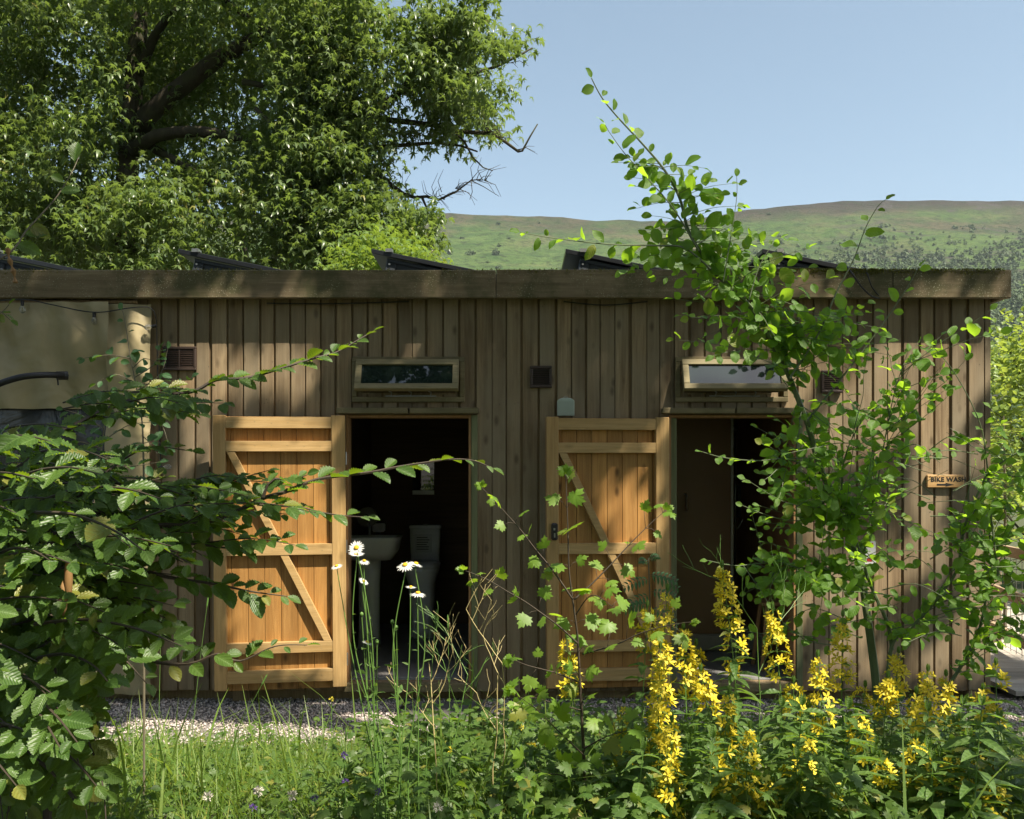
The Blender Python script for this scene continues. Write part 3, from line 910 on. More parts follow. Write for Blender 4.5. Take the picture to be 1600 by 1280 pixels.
# festoon
fl = thing('string_light', 'thin black cable with clear bulbs looped under the left eaves', 'string light', P(140, 470, 6.3))
b = MB()
b.tube(spline([P(-40, 474, 6.3), P(35, 468, 6.3), P(80, 476, 6.3), P(147, 488, 6.3), P(205, 481, 6.32), P(235, 481, 6.33), P(243, 495, 6.34), P(245, 520, 6.36), P(247, 620, 6.38), P(250, 700, 6.38), P(252, 735, 6.38)], .03), .004, 6)
b.build('cable', M['black'], fl)
for (bx, by, dx, dy) in ((35, 470, 0, 1), (147, 488, 0, 1), (245, 509, -1, .2), (248, 730, 1, 0)):
    p = P(bx, by, 6.34); dr = Vector((dx, 0, -dy)).normalized()
    hb = MB(); hb.tube([p, p+dr*.035], [.012, .011], 10); h_ = hb.build('bulb_holder', M['black'], fl)
    g = MB(); q = p+dr*.035
    g.tube([q, q+dr*.012, q+dr*.026, q+dr*.040, q+dr*.050, q+dr*.054], [.009, .017, .0215, .019, .010, .002], 14)
    g.build('bulb', M['bulb'], h_, sm=True)
    g = MB(); g.tube([q+dr*.01, q+dr*.03], .002, 5); g.build('filament', M['hinge'], h_)

# ---------------------------------------------------------------- things on the wall
def sign(px0, px1, py0, py1, label, txt, size, arrow, tpx, tpy):
    z0, z1 = Z(py1), Z(py0)
    c = ((X(px0)+X(px1))/2, -.03, (z0+z1)/2)
    s = thing('wooden_sign', label, 'sign', c)
    b = MB(); b.box((X(px0), -.048, z0), (X(px1), -.0245, z1)); b.build('plaque', M['sign'], s, bevel=.004)
    cu = bpy.data.curves.new('lettering', 'FONT'); cu.body = txt; cu.size = size; cu.extrude = .0006; cu.offset = .0013; cu.space_character = 1.08
    cu.materials.append(M['ink'])
    t0 = bpy.data.objects.new('lettering_curve', cu); link(t0); bpy.context.view_layer.update()
    me = bpy.data.meshes.new_from_object(t0.evaluated_get(bpy.context.evaluated_depsgraph_get())); bpy.data.objects.remove(t0)
    t = bpy.data.objects.new('lettering', me); link(t); t.parent = s
    t.location = (X(tpx)-c[0], -.0492-c[1], Z(tpy)-c[2]); t.rotation_euler = (R(90), 0, 0)
    if arrow:
        b = MB(); y0, y1 = -.0496, -.0485
        za = Z(757.2); xa, xm, xb = X(1459), X(1473), X(1485.5)
        b.box((xa, y0, za-.006), (xm, y1, za+.006)); b.prism([(xm-.002, za-.0125), (xb, za), (xm-.002, za+.0125)], y0-.0003, y1)
        b.build('arrow', M['ink'], s)
        b = MB(); b.lathe([(.004, 0), (.004, -.002)], (X(1448.5), -.0482, Z(745)), 8, 'y'); b.build('screw', M['ink'], s)
    return s
sign(1444, 1501, 742, 762, 'small oak sign reading BIKE WASH with a black arrow pointing right', 'BIKE WASH', .046, True, 1449.3, 752.6)
sign(283, 342, 793, 820, 'small oak sign half hidden by leaves left of the golden door', 'GETTING & TIED', .034, False, 288, 813)
led = thing('wall_lantern', 'small pale green arched box standing above the right open door', 'lantern', (X(883), -.04, Z(650)))
b = MB(); x0, x1, z0, z1 = X(870), X(896.5), Z(651), Z(622)
pts = [(x0, z0), (x1, z0), (x1, z1-.03)] + [((x0+x1)/2+(x1-x0)/2*math.cos(a), z1-.03+.026*math.sin(a)) for a in np.linspace(.25, math.pi-.25, 7)] + [(x0, z1-.03)]
b.prism(pts, -.075, -.0245); b.build('case', M['ledbox'], led, bevel=.004)
b = MB()
for k in range(13): b.box((x0+.008, -.0775, z0+.012+k*.0072), (x1-.008, -.0752, z0+.0155+k*.0072))
b.build('grille', M['ledbox'], led)
b = MB(); b.tube([((x0+x1)/2+.016*math.cos(a), -.05, z1-.006+.014*math.sin(a)) for a in np.linspace(0, math.pi, 8)], .002, 5); b.build('hanger', M['steel'], led)
nt_ = thing('notice', 'small red and white notice on the cladding behind the willow leaves', 'notice', (X(1355), -.028, Z(865)))
b = MB(); b.box((X(1341), -.0285, Z(881)), (X(1366), -.0245, Z(845))); b.build('sheet', M['paper'], nt_)
b = MB(); b.box((X(1343), -.0297, Z(851)), (X(1362), -.0287, Z(848)))
b.box((X(1343), -.0297, Z(878)), (X(1350), -.0287, Z(871))); b.box((X(1352), -.0297, Z(877)), (X(1360), -.0287, Z(872)))
b.build('print', M['redlab'], nt_)

# ---------------------------------------------------------------- washroom
def superell(cx, cy, rx, ry, p, n=28):
    out = []
    for k in range(n):
        a = 2*math.pi*k/n; c, s = math.cos(a), math.sin(a)
        out.append((cx+rx*math.copysign(abs(c)**(2/p), c), cy+ry*math.copysign(abs(s)**(2/p), s)))
    return out
def loft(rings, n=28, cap0=True, cap1=True):
    V = []; Fc = []
    for r_, z in rings:
        for (x, y) in r_: V.append((x, y, z))
    m = len(rings)
    for i in range(m-1):
        for k in range(n):
            k2 = (k+1) % n; Fc.append((i*n+k, i*n+k2, (i+1)*n+k2, (i+1)*n+k))
    if cap0: Fc.append(tuple(range(n-1, -1, -1)))
    if cap1: Fc.append(tuple((m-1)*n+k for k in range(n)))
    b = MB(); b.add(V, Fc, .5); return b
db = 7.75
bas = thing('washbasin', 'white pedestal washbasin just inside the left doorway', 'washbasin', (P(585, 0, db).x, CY+db, .155))
bx = P(575, 0, db).x; by = CY+db+.02; zt = Z(838, db)
loft([(superell(bx, by+.03, .20, .14, 4), zt-.2), (superell(bx, by, .25, .20, 5), zt-.13), (superell(bx, by, .272, .215, 5), zt-.03), (superell(bx, by, .28, .225, 6), zt-.005),
      (superell(bx, by, .275, .22, 6), zt), (superell(bx, by-.01, .245, .175, 4), zt-.004), (superell(bx, by-.01, .22, .15, 3), zt-.06), (superell(bx, by, .12, .09, 2.5), zt-.12)]).build('basin', M['ceramic'], bas, sm=True)
loft([(superell(bx, by+.05, .10, .10, 3), .157), (superell(bx, by+.05, .088, .085, 3), .35), (superell(bx, by+.05, .09, .085, 3), .7), (superell(bx, by+.05, .10, .10, 3), zt-.199)]).build('pedestal', M['ceramic'], bas, sm=True)
b = MB(); b.tube(spline([(bx-.02, by+.19, zt), (bx-.02, by+.19, zt+.07), (bx-.02, by+.15, zt+.10), (bx-.02, by+.09, zt+.095)], .02), .012, 10); b.tube([(bx-.02, by+.19, zt+.085), (bx-.02, by+.20, zt+.13)], .009, 8)
b.build('tap', M['steel'], bas, sm=True)
dt = 8.35
tl = thing('toilet', 'white close coupled toilet against the back wall of the left room', 'toilet', (P(659, 0, dt).x, CY+dt, .155))
tx = P(659, 0, dt).x; ty = CY+dt
zs = Z(885, dt)
loft([(superell(tx, ty+.06, .115, .16, 3), .157), (superell(tx, ty+.08, .105, .15, 3), .30), (superell(tx, ty+.03, .125, .22, 2.6), zs-.15), (superell(tx, ty, .162, .27, 2.5), zs-.03), (superell(tx, ty, .165, .27, 2.5), zs)]).build('bowl', M['ceramic'], tl, sm=True)
loft([(superell(tx, ty, .17, .275, 2.6), zs+.002), (superell(tx, ty, .17, .275, 2.6), zs+.028), (superell(tx, ty, .15, .25, 2.6), zs+.04)]).build('seat', M['ceramic'], tl, sm=True)
loft([(superell(tx, ty+.36, .136, .08, 6), zs+.0), (superell(tx, ty+.36, .146, .088, 6), zs+.33)]).build('cistern', M['ceramic'], tl, sm=True)
lid = loft([(superell(tx, ty+.36, .153, .096, 6), zs+.333), (superell(tx, ty+.36, .153, .096, 6), zs+.358), (superell(tx, ty+.36, .142, .085, 6), zs+.366)]).build('cistern_lid', M['ceramic'], tl, sm=True)
b = MB(); b.lathe([(.02, 0), (.02, .006)], (tx, ty+.36, zs+.366), 12); b.build('button', M['steel'], tl)
nn = thing('paper_notice', 'paper notice taped to the toilet cistern', 'notice', (tx, ty+.262, zs+.2))
b = MB(); b.box((tx-.09, ty+.262, zs+.11), (tx+.07, ty+.265, zs+.28)); b.build('sheet', M['paper'], nn)
b = MB()
for k in range(6): b.box((tx-.075, ty+.2602, zs+.135+k*.022), (tx+.05-random.random()*.05, ty+.2614, zs+.142+k*.022))
b.build('print', M['ink'], nn)
mr = thing('wall_mirror', 'small rectangular mirror with a pale lower rim on the back wall of the left room', 'mirror', (P(661, 0, 8.95).x, 2.58, 1.5))
mx_ = P(661, 0, 9.05).x
b = MB(); b.box((mx_-.108, 2.575, Z(766, 9.07)), (mx_+.108, 2.598, Z(722, 9.07))); b.build('glass', M['glass'], mr)
b = MB(); b.box((mx_-.108, 2.57, Z(773, 9.07)), (mx_+.108, 2.598, Z(766.3, 9.07))); b.build('rim', M['ceramic'], mr)
tr_ = thing('paper_roll_holder', 'round black toilet roll holder on the left room side wall', 'roll holder', P(574, 808, 8.3))
q = P(574, 808, 8.3)
b = MB(); b.lathe([(.085, -.05), (.09, -.045), (.09, .045), (.085, .05), (.035, .05), (.03, .03)], q, 24, 'y'); b.build('drum', M['tub'], tr_, sm=True)
b = MB(); b.box((q.x+.0, q.y+.055, q.z-.03), (q.x+.06, q.y+.13, q.z+.03)); b.lathe([(.028, -.052), (.028, -.056)], q, 16, 'y'); b.build('bracket', M['black'], tr_)
sd = thing('soap_dispenser', 'small white soap dispenser beside the roll holder', 'soap dispenser', P(591, 825, 8.5))
q = P(591, 825, 8.5); b = MB(); b.box((q.x-.06, q.y, q.z-.04), (q.x+.06, q.y+.09, q.z+.045)); b.build('case', M['ceramic'], sd, bevel=.015)
b = MB(); b.box((q.x-.02, q.y-.015, q.z-.055), (q.x+.02, q.y+.03, q.z-.041)); b.build('lever', M['black'], sd)
# door mat inside the left room
mt = thing('door_mat', 'pale speckled mat on the threshold of the left room', 'mat', (X(625), .3, .157))
V = [(X(548), .07, .156), (X(725), .07, .156), (X(725), .62, .156), (X(548), .62, .156)]
b = MB(); b.box((X(548), .07, .1565), (X(725), .62, .166)); b.build('pile', plain('mat_pile', (.30, .28, .27), .95, nscale=220, namt=.9), mt)

# shower room
sh = thing('shower_cubicle', 'dark shower cubicle with chrome handle and cream tray in the right room', 'shower', (X(1130), 1.2, .155))
yS = 1.1
b = MB(); b.box((X(1055)+.0, yS, .157), (X(1300)-.06, yS+.85, .30)); b.build('shower_tray', M['tub'], sh, bevel=.015)
dS = D0+yS
M['screen'] = plain('brown_screen', (.26, .135, .06), .35, nscale=2, namt=.4)
b = MB(); b.box((X(1058), yS+.03, .302), (X(1143, dS), yS+.036, 2.15)); b.build('screen', M['screen'], sh)
b = MB(); b.box((X(1056)-.01, yS+.02, .302), (X(1058)+.012, yS+.05, 2.17)); b.box((X(1143, dS)+.001, yS+.02, .302), (X(1143, dS)+.02, yS+.05, 2.17)); b.box((X(1056), yS+.02, 2.151), (X(1180, dS), yS+.05, 2.17)); b.build('frame', M['steel'], sh)
b = MB(); xh = X(1072, dS); b.tube([(xh, yS-.0, Z(798, dS)), (xh, yS-.02, Z(796, dS)), (xh, yS-.02, Z(774, dS)), (xh, yS+.03, Z(772, dS))], .008, 8); b.build('handle', M['steel'], sh)
xr = X(1153, dS+.6)
b = MB(); b.tube([(xr, yS+.7, Z(900, dS+.6)), (xr, yS+.7, 2.1)], .01, 8); b.tube([(xr-.04, yS+.66, 2.05), (xr-.0, yS+.7, 2.08)], .03, 10); b.tube(spline([(xr, yS+.68, 2.0), (xr-.07, yS+.66, 1.7), (xr-.08, yS+.66, 1.35), (xr, yS+.66, 1.15), (xr+.08, yS+.66, 1.3)], .03), .007, 6)
b.build('riser_rail', M['steel'], sh, sm=True)
b = MB(); b.box((xr+.02, yS+.72, 1.25), (xr+.12, yS+.80, 1.55)); b.build('control_box', M['black'], sh, bevel=.01)
b = MB(); b.box((X(1056), yS+.851, .157), (X(1300)-.03, yS+.87, 2.3)); b.build('back_panel', M['screen'], sh)
b = MB(); b.box((xr-.22, yS+.6, 1.62), (xr-.0, yS+.72, 1.64)); b.build('shelf', M['steel'], sh)
stl = thing('wooden_stool', 'small wooden stool inside the right doorway', 'stool', (X(1220), .5, .155))
sx, sy, sz = P(1207, 0, 7.0).x, .45, Z(937, 7.0)
b = MB(); b.box((sx-.13, sy-.13, sz-.025), (sx+.17, sy+.15, sz)); b.build('seat', M['jamb'], stl, bevel=.004)
for ax, ay in ((-1, -1), (1, -1), (-1, 1), (1, 1)):
    b = MB(); b.tube([(sx+.02+ax*.10, sy+ay*.09, sz-.026), (sx+.02+ax*.15, sy+ay*.13, .158)], .016, 6); b.build('leg', M['jamb'], stl)
# drain grate in the gravel
gr = thing('drain_grate', 'dark slatted boot grate set in the gravel before the left doorway', 'grate', (X(680), -.3, .01))
b = MB()
for k in range(15): b.box((X(630, 6.2), -.62+k*.036, .012), (X(745, 6.2), -.606+k*.036, .032))
b.build('bars', plain('grey_grate', (.14, .13, .125), .6), gr)
b = MB(); b.box((X(630, 6.2)-.02, -.64, .002), (X(630, 6.2)-.001, -.07, .036)); b.box((X(745, 6.2)+.001, -.64, .002), (X(745, 6.2)+.02, -.07, .036)); b.build('frame', M['black'], gr)

# ---------------------------------------------------------------- deck and fence at the right
dk = thing('timber_deck', 'sunlit pale timber decking beyond the right end of the shed', 'deck', (4.4, 1.5, 0))
b = MB()
yy = -.02
while yy < 5.2:
    b.box((3.60, yy, .05), (7.5, yy+.125, .085), random.random()); yy += .133
b.build('boards', M['decking'], dk)
fn = thing('timber_fence', 'weathered timber rail fence with wire mesh along the right side of the deck', 'fence', (4.6, 1.5, .08))
fa_, fb_ = Vector((4.10, .35, 0)), Vector((5.15, 5.2, 0))
def rail(za, zb_, w=.05):
    b = MB(); d = (fb_-fa_).normalized(); s = Vector((d.y, -d.x, 0))*.02
    V = []
    for e in (fa_, fb_):
        for z in (za, zb_):
            V += [tuple(e-s+Vector((0,0,z))), tuple(e+s+Vector((0,0,z)))]
    b.add(V, [(0,1,3,2),(4,6,7,5),(0,4,5,1),(2,3,7,6),(0,2,6,4),(1,5,7,3)]); b.build('rail', M['rail'], fn)
rail(.93, 1.02); rail(.55, .64); rail(.20, .29)
for k in range(4):
    e = fa_.lerp(fb_, k/3); b = MB(); b.box((e.x+.022, e.y-.04, .0), (e.x+.10, e.y+.04, 1.06)); b.build('post', M['rail'], fn)
b = MB()
for k in range(34):
    e = fa_.lerp(fb_, (k+.5)/34)+Vector((.024, 0, 0)); b.tube([e+Vector((0,0,.1)), e+Vector((0,0,.95))], .003, 4)
for z in np.linspace(.12, .9, 7): b.tube([fa_+Vector((.028,0,z)), fb_+Vector((.028,0,z))], .0028, 4)
b.build('wire_mesh', M['steel'], fn)
# ---------------------------------------------------------------- gravel
def ico():
    t = (1+5**.5)/2
    V = np.array([(-1,t,0),(1,t,0),(-1,-t,0),(1,-t,0),(0,-1,t),(0,1,t),(0,-1,-t),(0,1,-t),(t,0,-1),(t,0,1),(-t,0,-1),(-t,0,1)], float)
    V /= np.linalg.norm(V[0])
    Fc = [(0,11,5),(0,5,1),(0,1,7),(0,7,10),(0,10,11),(1,5,9),(5,11,4),(11,10,2),(10,7,6),(7,1,8),(3,9,4),(3,4,2),(3,2,6),(3,6,8),(3,8,9),(4,9,5),(2,4,11),(6,2,10),(8,6,7),(9,8,1)]
    return V, Fc
IV, IF = ico()
stones = []
for k in range(5):
    V = IV * rng.uniform(.7, 1.15, (12, 1)) * np.array([1, rng.uniform(.6, 1), rng.uniform(.45, .8)])
    stones.append(T(V, IF))
lb = LB()
N = 30000
gx = rng.uniform(-3.3, 4.6, N); gy = -1.25 + 1.33*rng.beta(1.6, 1, N)
gs = rng.uniform(.0055, .012, N)
hz = np.array([gz(x, y) for x, y in zip(gx, gy)])
keep = ~((gx > X(630, 6.2)-.02) & (gx < X(745, 6.2)+.02) & (gy > -.62) & (gy < -.08) & (rng.random(N) < .96))
for k in range(5):
    m = (np.arange(N) % 5 == k) & keep
    pos = np.stack([gx[m], gy[m], hz[m] + gs[m]*.5 + rng.uniform(0, .006, m.sum())], 1)
    lb.batch(stones[k], pos, rng.normal(size=(m.sum(), 3))*[1,1,.4], rng.normal(size=(m.sum(), 3))*.4 + [0,0,1], gs[m], rng.random(m.sum()))
g_ = lb.build('gravel', M['gravel'], None, False); tag(g_, 'pale crushed stone gravel strip along the foot of the shed', 'gravel', kind='stuff')

# ---------------------------------------------------------------- plant builders
UP = Vector((0, 0, 1)); TOC = Vector((0, -1, 0))
def leaf_row(lb, path, tm, size, gap, nrm, spread=.9, fwd=.55, droop=.15, jit=.22, start=.0, tip=True, both=True, taper=True):
    """alternate leaves along a path"""
    acc = 0; side = random.choice((-1, 1)); n = len(path)
    L = sum((path[i+1]-path[i]).length for i in range(n-1)); s = 0
    for i in range(n-1):
        seg = path[i+1]-path[i]; l = seg.length; s += l; acc += l
        if acc < gap or s < start*L: continue
        acc = 0
        t = seg.normalized(); nn = (Vector(nrm) if nrm != 'auto' else Vector((0, -.35, .92)).lerp(Vector((random.uniform(-.5, .5), -.95, .3)), smooth(1.7, 2.5, path[i].z))) + rv(jit)
        sd = t.cross(nn)
        if sd.length < 1e-3: sd = t.orthogonal()
        sd.normalize(); side = -side
        d = t*fwd + sd*side*spread + Vector((0,0,-droop)) + rv(jit*.5)
        sz = size*random.uniform(.6, 1.15)
        if taper and s > .85*L: sz *= .7
        lb.put(random.choice(tm), path[i] + d.normalized()*.006, d, nn + rv(jit*.6), sz)
    if tip:
        t = (path[-1]-path[-3]).normalized(); lb.put(random.choice(tm), path[-1], t + rv(.1), Vector(nrm if nrm != 'auto' else (0, -.7, .7))+rv(jit), size*.6)
def path_px(pts, d0, d1=None, step=.02, jz=0):
    d1 = d0 if d1 is None else d1
    n = len(pts)
    return spline([P(p[0], p[1], (p[2] if len(p) > 2 else d0+(d1-d0)*i/max(1, n-1))) for i, p in enumerate(pts)], step)
def taper(n, a, b): return [a+(b-a)*i/max(1, n-1) for i in range(n)]
def twig_off(path, i, ln, up=0.3, jit=.35):
    t = (path[min(i+3, len(path)-1)]-path[max(i-3, 0)]).normalized()
    d = (t*.7 + rv(jit) + Vector((0, 0, up))).normalized()
    pts = [path[i]]
    for k in range(4):
        d = (d + rv(.12) + Vector((0,0,-.03))).normalized(); pts.append(pts[-1]+d*ln/4)
    return spline(pts, .02)

# ---- hornbeam bush on the left, near the camera
hb = thing('hornbeam_bush', 'large dark green hornbeam bush with pleated leaves filling the left foreground', 'bush', (-1.75, CY+2.3, .45))
st = MB(); lb = LB()
NH = (0, -.28, .95); NLOW = (0, -.6, .8)
main = []
def hbranch(pts, d0, d1=None, r=(.007, .0015), size=.07, gap=.026, **kw):
    pa = path_px(pts, d0, d1, .012)
    st.tube(pa, taper(len(pa), *r), 5)
    leaf_row(lb, pa, L_horn, size*.8, gap*.9, kw.pop('nrm', NH if pts[-1][1] < 900 else NLOW), **kw); main.append(pa); return pa
hbranch([(-60, 735, 1.9), (0, 706), (50, 687), (110, 668), (156, 644), (219, 622), (300, 612), (337, 594), (389, 590), (451, 572), (494, 559), (527, 550), (560, 531), (583, 518)], 2.1, 2.35, (.009, .0015), .066, .013, droop=.02, fwd=.9, spread=.75)
hbranch([(150, 850), (200, 830), (250, 822), (291, 822), (337, 812), (374, 798), (411, 779), (446, 769), (477, 756), (508, 747), (580, 738), (615, 731), (658, 724), (704, 718), (740, 720), (770, 732)], 2.0, 2.15, (.008, .0012), .066, .016, droop=0, fwd=.9, spread=.7)
hbranch([(411, 777), (419, 757), (430, 748), (456, 750), (480, 742)], 2.05, 2.05, (.004, .001), .06, .013, droop=0, fwd=.9)
hbranch([(402, 789), (446, 791), (466, 792), (508, 802), (549, 807), (575, 808)], 2.05, 2.1, (.003, .001), .06, .018, droop=0, fwd=.9)
hbranch([(160, 870), (242, 897), (281, 905), (332, 912), (390, 924), (449, 932)], 2.0, 2.05, (.006, .001), .068, .014, droop=.05, fwd=.8)
hbranch([(120, 900), (200, 860), (290, 850), (350, 856), (400, 855), (440, 842)], 1.95, 2.05, (.006, .001), .068, .014, droop=.05, fwd=.8)
hbranch([(150, 1000), (234, 1033), (297, 1037), (340, 1022), (375, 1033), (430, 1010), (480, 1008)], 2.0, 2.05, (.005, .001), .06, .018, droop=.05, fwd=.9)
hbranch([(100, 830), (160, 800), (230, 770), (300, 770), (360, 752), (420, 735)], 2.15, 2.3, (.005, .001), .058, .013, droop=.0, fwd=.8)
hbranch([(60, 850), (130, 770), (170, 735), (230, 700), (300, 705)], 2.0, 2.1, (.005, .001), .062, .015, droop=.0, fwd=.8)
hbranch([(180, 830), (250, 800), (300, 790), (350, 815)], 1.9, 1.9, (.004, .001), .066, .014, droop=.05, fwd=.8)
for k in range(150):
    y0 = random.uniform(700, 1180); x0 = random.uniform(-160, 60)
    reach = 250 if y0 < 1000 else 140
    ln = random.uniform(90, reach)
    if y0 < 760: ln = random.uniform(90, 200)
    d = random.uniform(1.6, 2.6)
    x1 = x0+ln; dy = random.uniform(-60, 50) if y0 < 1000 else random.uniform(-20, 110)
    if y0 > 1000 and x1 > 175: x1 = 175-random.uniform(0, 50)
    hbranch([(x0, y0), (x0+ln*.35, y0+dy*.4-15), (x0+ln*.7, y0+dy*.75-8), (x1, y0+dy+14)], d, d-.25, (.004, .001), random.uniform(.055, .072), .022, droop=random.uniform(.1, .4))
for k in range(34):   # sprays filling between the two long branches
    x0 = random.uniform(120, 330); y0 = random.uniform(735, 860) if k < 24 else random.uniform(612, 660); ln = random.uniform(70, 170); d = random.uniform(1.95, 2.3)
    if k >= 24: x0 = random.uniform(60, 260)
    dy = random.uniform(-30, 25)
    hbranch([(x0, y0), (x0+ln*.5, y0+dy*.5-8), (x0+ln, y0+dy)], d, d-.05, (.002, .0008), random.uniform(.052, .064), .015, droop=random.uniform(0, .2), fwd=.85)
for k in range(26):   # hanging sprays at the bottom
    x0 = random.uniform(-60, 120); y0 = random.uniform(900, 1040); d = random.uniform(1.7, 2.5)
    hbranch([(x0, y0), (x0+random.uniform(0, 50), y0+90), (x0+random.uniform(10, 70), y0+190), (x0+random.uniform(0, 70), y0+300)], d, d-.1, (.003, .001), .07, .028, droop=.8, nrm=(random.uniform(-.4, .5), -1, .25), fwd=.2)
for k in range(70):   # middle mass reaching to x ~ 330
    x0 = random.uniform(20, 130); y0 = random.uniform(760, 1020); ln = random.uniform(70, 190)*(1 if y0 < 960 else .7); d = random.uniform(1.8, 2.4)
    dy = random.uniform(-25, 55)
    hbranch([(x0, y0), (x0+ln*.5, y0+dy*.4-10), (x0+ln, y0+dy+10)], d, d-.12, (.003, .001), random.uniform(.058, .072), .026, droop=random.uniform(.15, .4))
for (x0, y0) in ((-40, 1250), (20, 1230), (70, 1260), (-60, 1200)):
    st.tube(spline([P(x0, 1350, 2.3), P(x0+8, y0-100, 2.3), P(x0-10, y0-330, 2.25), P(x0+20, y0-480, 2.2)], .05), .012, 7)
st.tube(spline([P(-60, 1350, 2.3), P(-50, 1100, 2.3), P(-80, 900, 2.25), P(-60, 735, 1.9)], .05), .016, 7)
st.build('branches', M['twig'], hb)
lb.build('foliage', M['hornbeam'], hb)
# two hanging pods
b = MB()
for (x, y, h) in ((107, 905, 34), (99, 935, 26)):
    q = P(x, y, 1.62); r_ = h/900*1.1
    b.lathe([(.001, r_), (.006, r_*.6), (.0075, 0), (.006, -r_*.6), (.001, -r_)], q, 10)
b.build('seed_pod', M['deadleaf'], hb, sm=True)
# ---- thin twig with a curled dead leaf, top left corner
tw = thing('overhanging_twig', 'thin twig with a curled dead leaf hanging over the roof edge at far left', 'twig', P(0, 405, 1.8))
st = MB(); lb = LB()
pa = path_px([(-60, 425), (0, 405), (25, 385), (40, 362), (62, 338), (90, 306), (116, 262), (124, 242)], 1.8, 1.9, .012); st.tube(pa, taper(len(pa), .0025, .0008), 5)
for x, y, dx, dy, s in ((25, 380, 1.6, -.5, .048), (30, 372, -1.2, .7, .035), (45, 350, 1.4, -.8, .045), (95, 300, .9, .25, .035), (116, 252, 0.1, 1, .042), (40, 365, 1.7, .3, .04), (100, 285, -.9, .5, .03)):
    lb.put(random.choice(L_horn), P(x, y, 1.85), (dx, 0, dy), (.1, -1, .35), s)
for pts in (((-30, 500), (0, 490), (14, 476)), ((-40, 478), (-5, 484), (16, 500))):
    pa = path_px(pts, 1.8, None, .01); st.tube(pa, .001, 4); leaf_row(lb, pa, L_horn, .03, .012, (0, -.6, .8))
st.build('branches', M['twigl'], tw); lb.build('foliage', M['hornbeam'], tw)
b = MB(); pts = [P(12, 388, 1.8), P(14, 402, 1.8), P(18, 415, 1.8), P(22, 428, 1.8), P(24, 442, 1.8)]
b.tube(spline(pts, .004), [.0035+.002*math.sin(i*1.3) for i in range(len(spline(pts, .004)))], 7); b.build('dead_leaf', M['deadleaf'], tw)

# ---- small elm shoots behind the hornbeam
def elm(stem_pts, d, label, shoots, r=.005):
    root = P(stem_pts[0][0], stem_pts[0][1], d); e = thing('elm_sapling', label, 'sapling', (root.x, root.y, gz(root.x, root.y)), 'elm saplings before the canvas screen')
    st = MB(); lb = LB()
    pa = path_px(stem_pts, d, None, .015); st.tube([Vector((root.x, root.y, gz(root.x, root.y)))]+pa, taper(len(pa)+1, r*1.3, r*.3), 6)
    leaf_row(lb, pa, L_will+L_horn[:1], .045, .03, (0, -.6, .8), start=.4)
    for sh in shoots:
        pb = path_px(sh, d, None, .012); st.tube(pb, taper(len(pb), .002, .0007), 4); leaf_row(lb, pb, L_horn, .042, .017, (0, -.55, .8), jit=.35)
    st.build('stem', M['twigl'], e); lb.build('foliage', M['elm'], e)
elm([(148, 900), (149, 780), (153, 735), (160, 690), (166, 640)], 2.75, 'slender elm sapling with pale stem before the dark clear window', [
    [(152, 750), (190, 760), (230, 752), (262, 745)], [(150, 770), (110, 740), (80, 745)], [(158, 700), (120, 690), (90, 700)], [(156, 715), (200, 700), (240, 690), (262, 700)],
    [(160, 690), (200, 665), (235, 660)], [(150, 790), (190, 800), (240, 790)], [(162, 670), (130, 650), (100, 640)], [(153, 735), (200, 730), (250, 722)], [(150, 785), (110, 790), (60, 780)]])
elm([(225, 760), (222, 660), (212, 600), (204, 560), (198, 520), (193, 490), (190, 484)], 2.9, 'bluish elm shoot rising against the canvas screen under its bulbs', [
    [(205, 560), (170, 555), (130, 560)], [(212, 600), (180, 585), (150, 600)], [(215, 610), (250, 585), (262, 545)], [(210, 590), (240, 570), (250, 545)], [(220, 640), (260, 610), (300, 590)],
    [(218, 620), (180, 620), (140, 635)], [(215, 600), (235, 600), (255, 595)], [(222, 650), (250, 660), (262, 690)], [(208, 575), (225, 560), (240, 565)], [(222, 680), (240, 700), (255, 730)]], .003)

# ---- goat willow shrub on the right
ww = thing('willow_shrub', 'tall goat willow shrub with round leaves arching across the right half of the shed', 'shrub', (P(1385, 0, 3.65).x, CY+3.65, .35))
st = MB(); lb = LB()
NW = 'auto'
wp = []
WS = .55
def wb(pts, d0, d1=None, r=(.004, .001), size=.062, gap=.028, start=0, row=True, **kw):
    d1 = (d0 if d1 is None else d1)+WS; d0 = d0+WS; size *= 1.04; gap *= 1.1; r = (r[0]*1.15, r[1]*1.15)
    pa = path_px(pts, d0, d1, .015); st.tube(pa, taper(len(pa), *r), 6)
    if row: leaf_row(lb, pa, L_will, size, gap, kw.pop('nrm', NW), start=start, jit=.42, **kw)
    wp.append(pa); return pa
DW = 2.9
a1 = wb([(1392, 1330), (1380, 1200), (1368, 1060), (1352, 940), (1345, 890), (1330, 850), (1310, 790), (1283, 735), (1267, 680), (1260, 657), (1246, 621), (1234, 591), (1222, 565), (1208, 542), (1194, 511), (1175, 483), (1154, 460), (1110, 420), (1095, 395), (1075, 359), (1062, 310), (1039, 267), (1003, 224), (964, 182), (940, 152), (924, 122)], 3.1, 2.6, (.019, .0016), .062, .024, start=.40)
a2 = wb([(1092, 392), (1052, 326), (1010, 277), (977, 241), (951, 205), (946, 196)], 2.66, 2.6, (.003, .001), .066, .02)
a3 = wb([(1110, 420), (1070, 388), (1030, 384), (975, 383), (930, 380), (880, 374), (850, 370), (812, 363)], 2.68, 2.55, (.0035, .001), .058, .02)
wb([(1130, 440), (1141, 375), (1151, 310), (1151, 276)], 2.68, 2.65, (.002, .0008), .048, .034)
wb([(1234, 591), (1278, 523), (1307, 457), (1334, 405), (1353, 355), (1372, 322), (1384, 312)], 2.8, 2.75, (.004, .001), .056, .04)
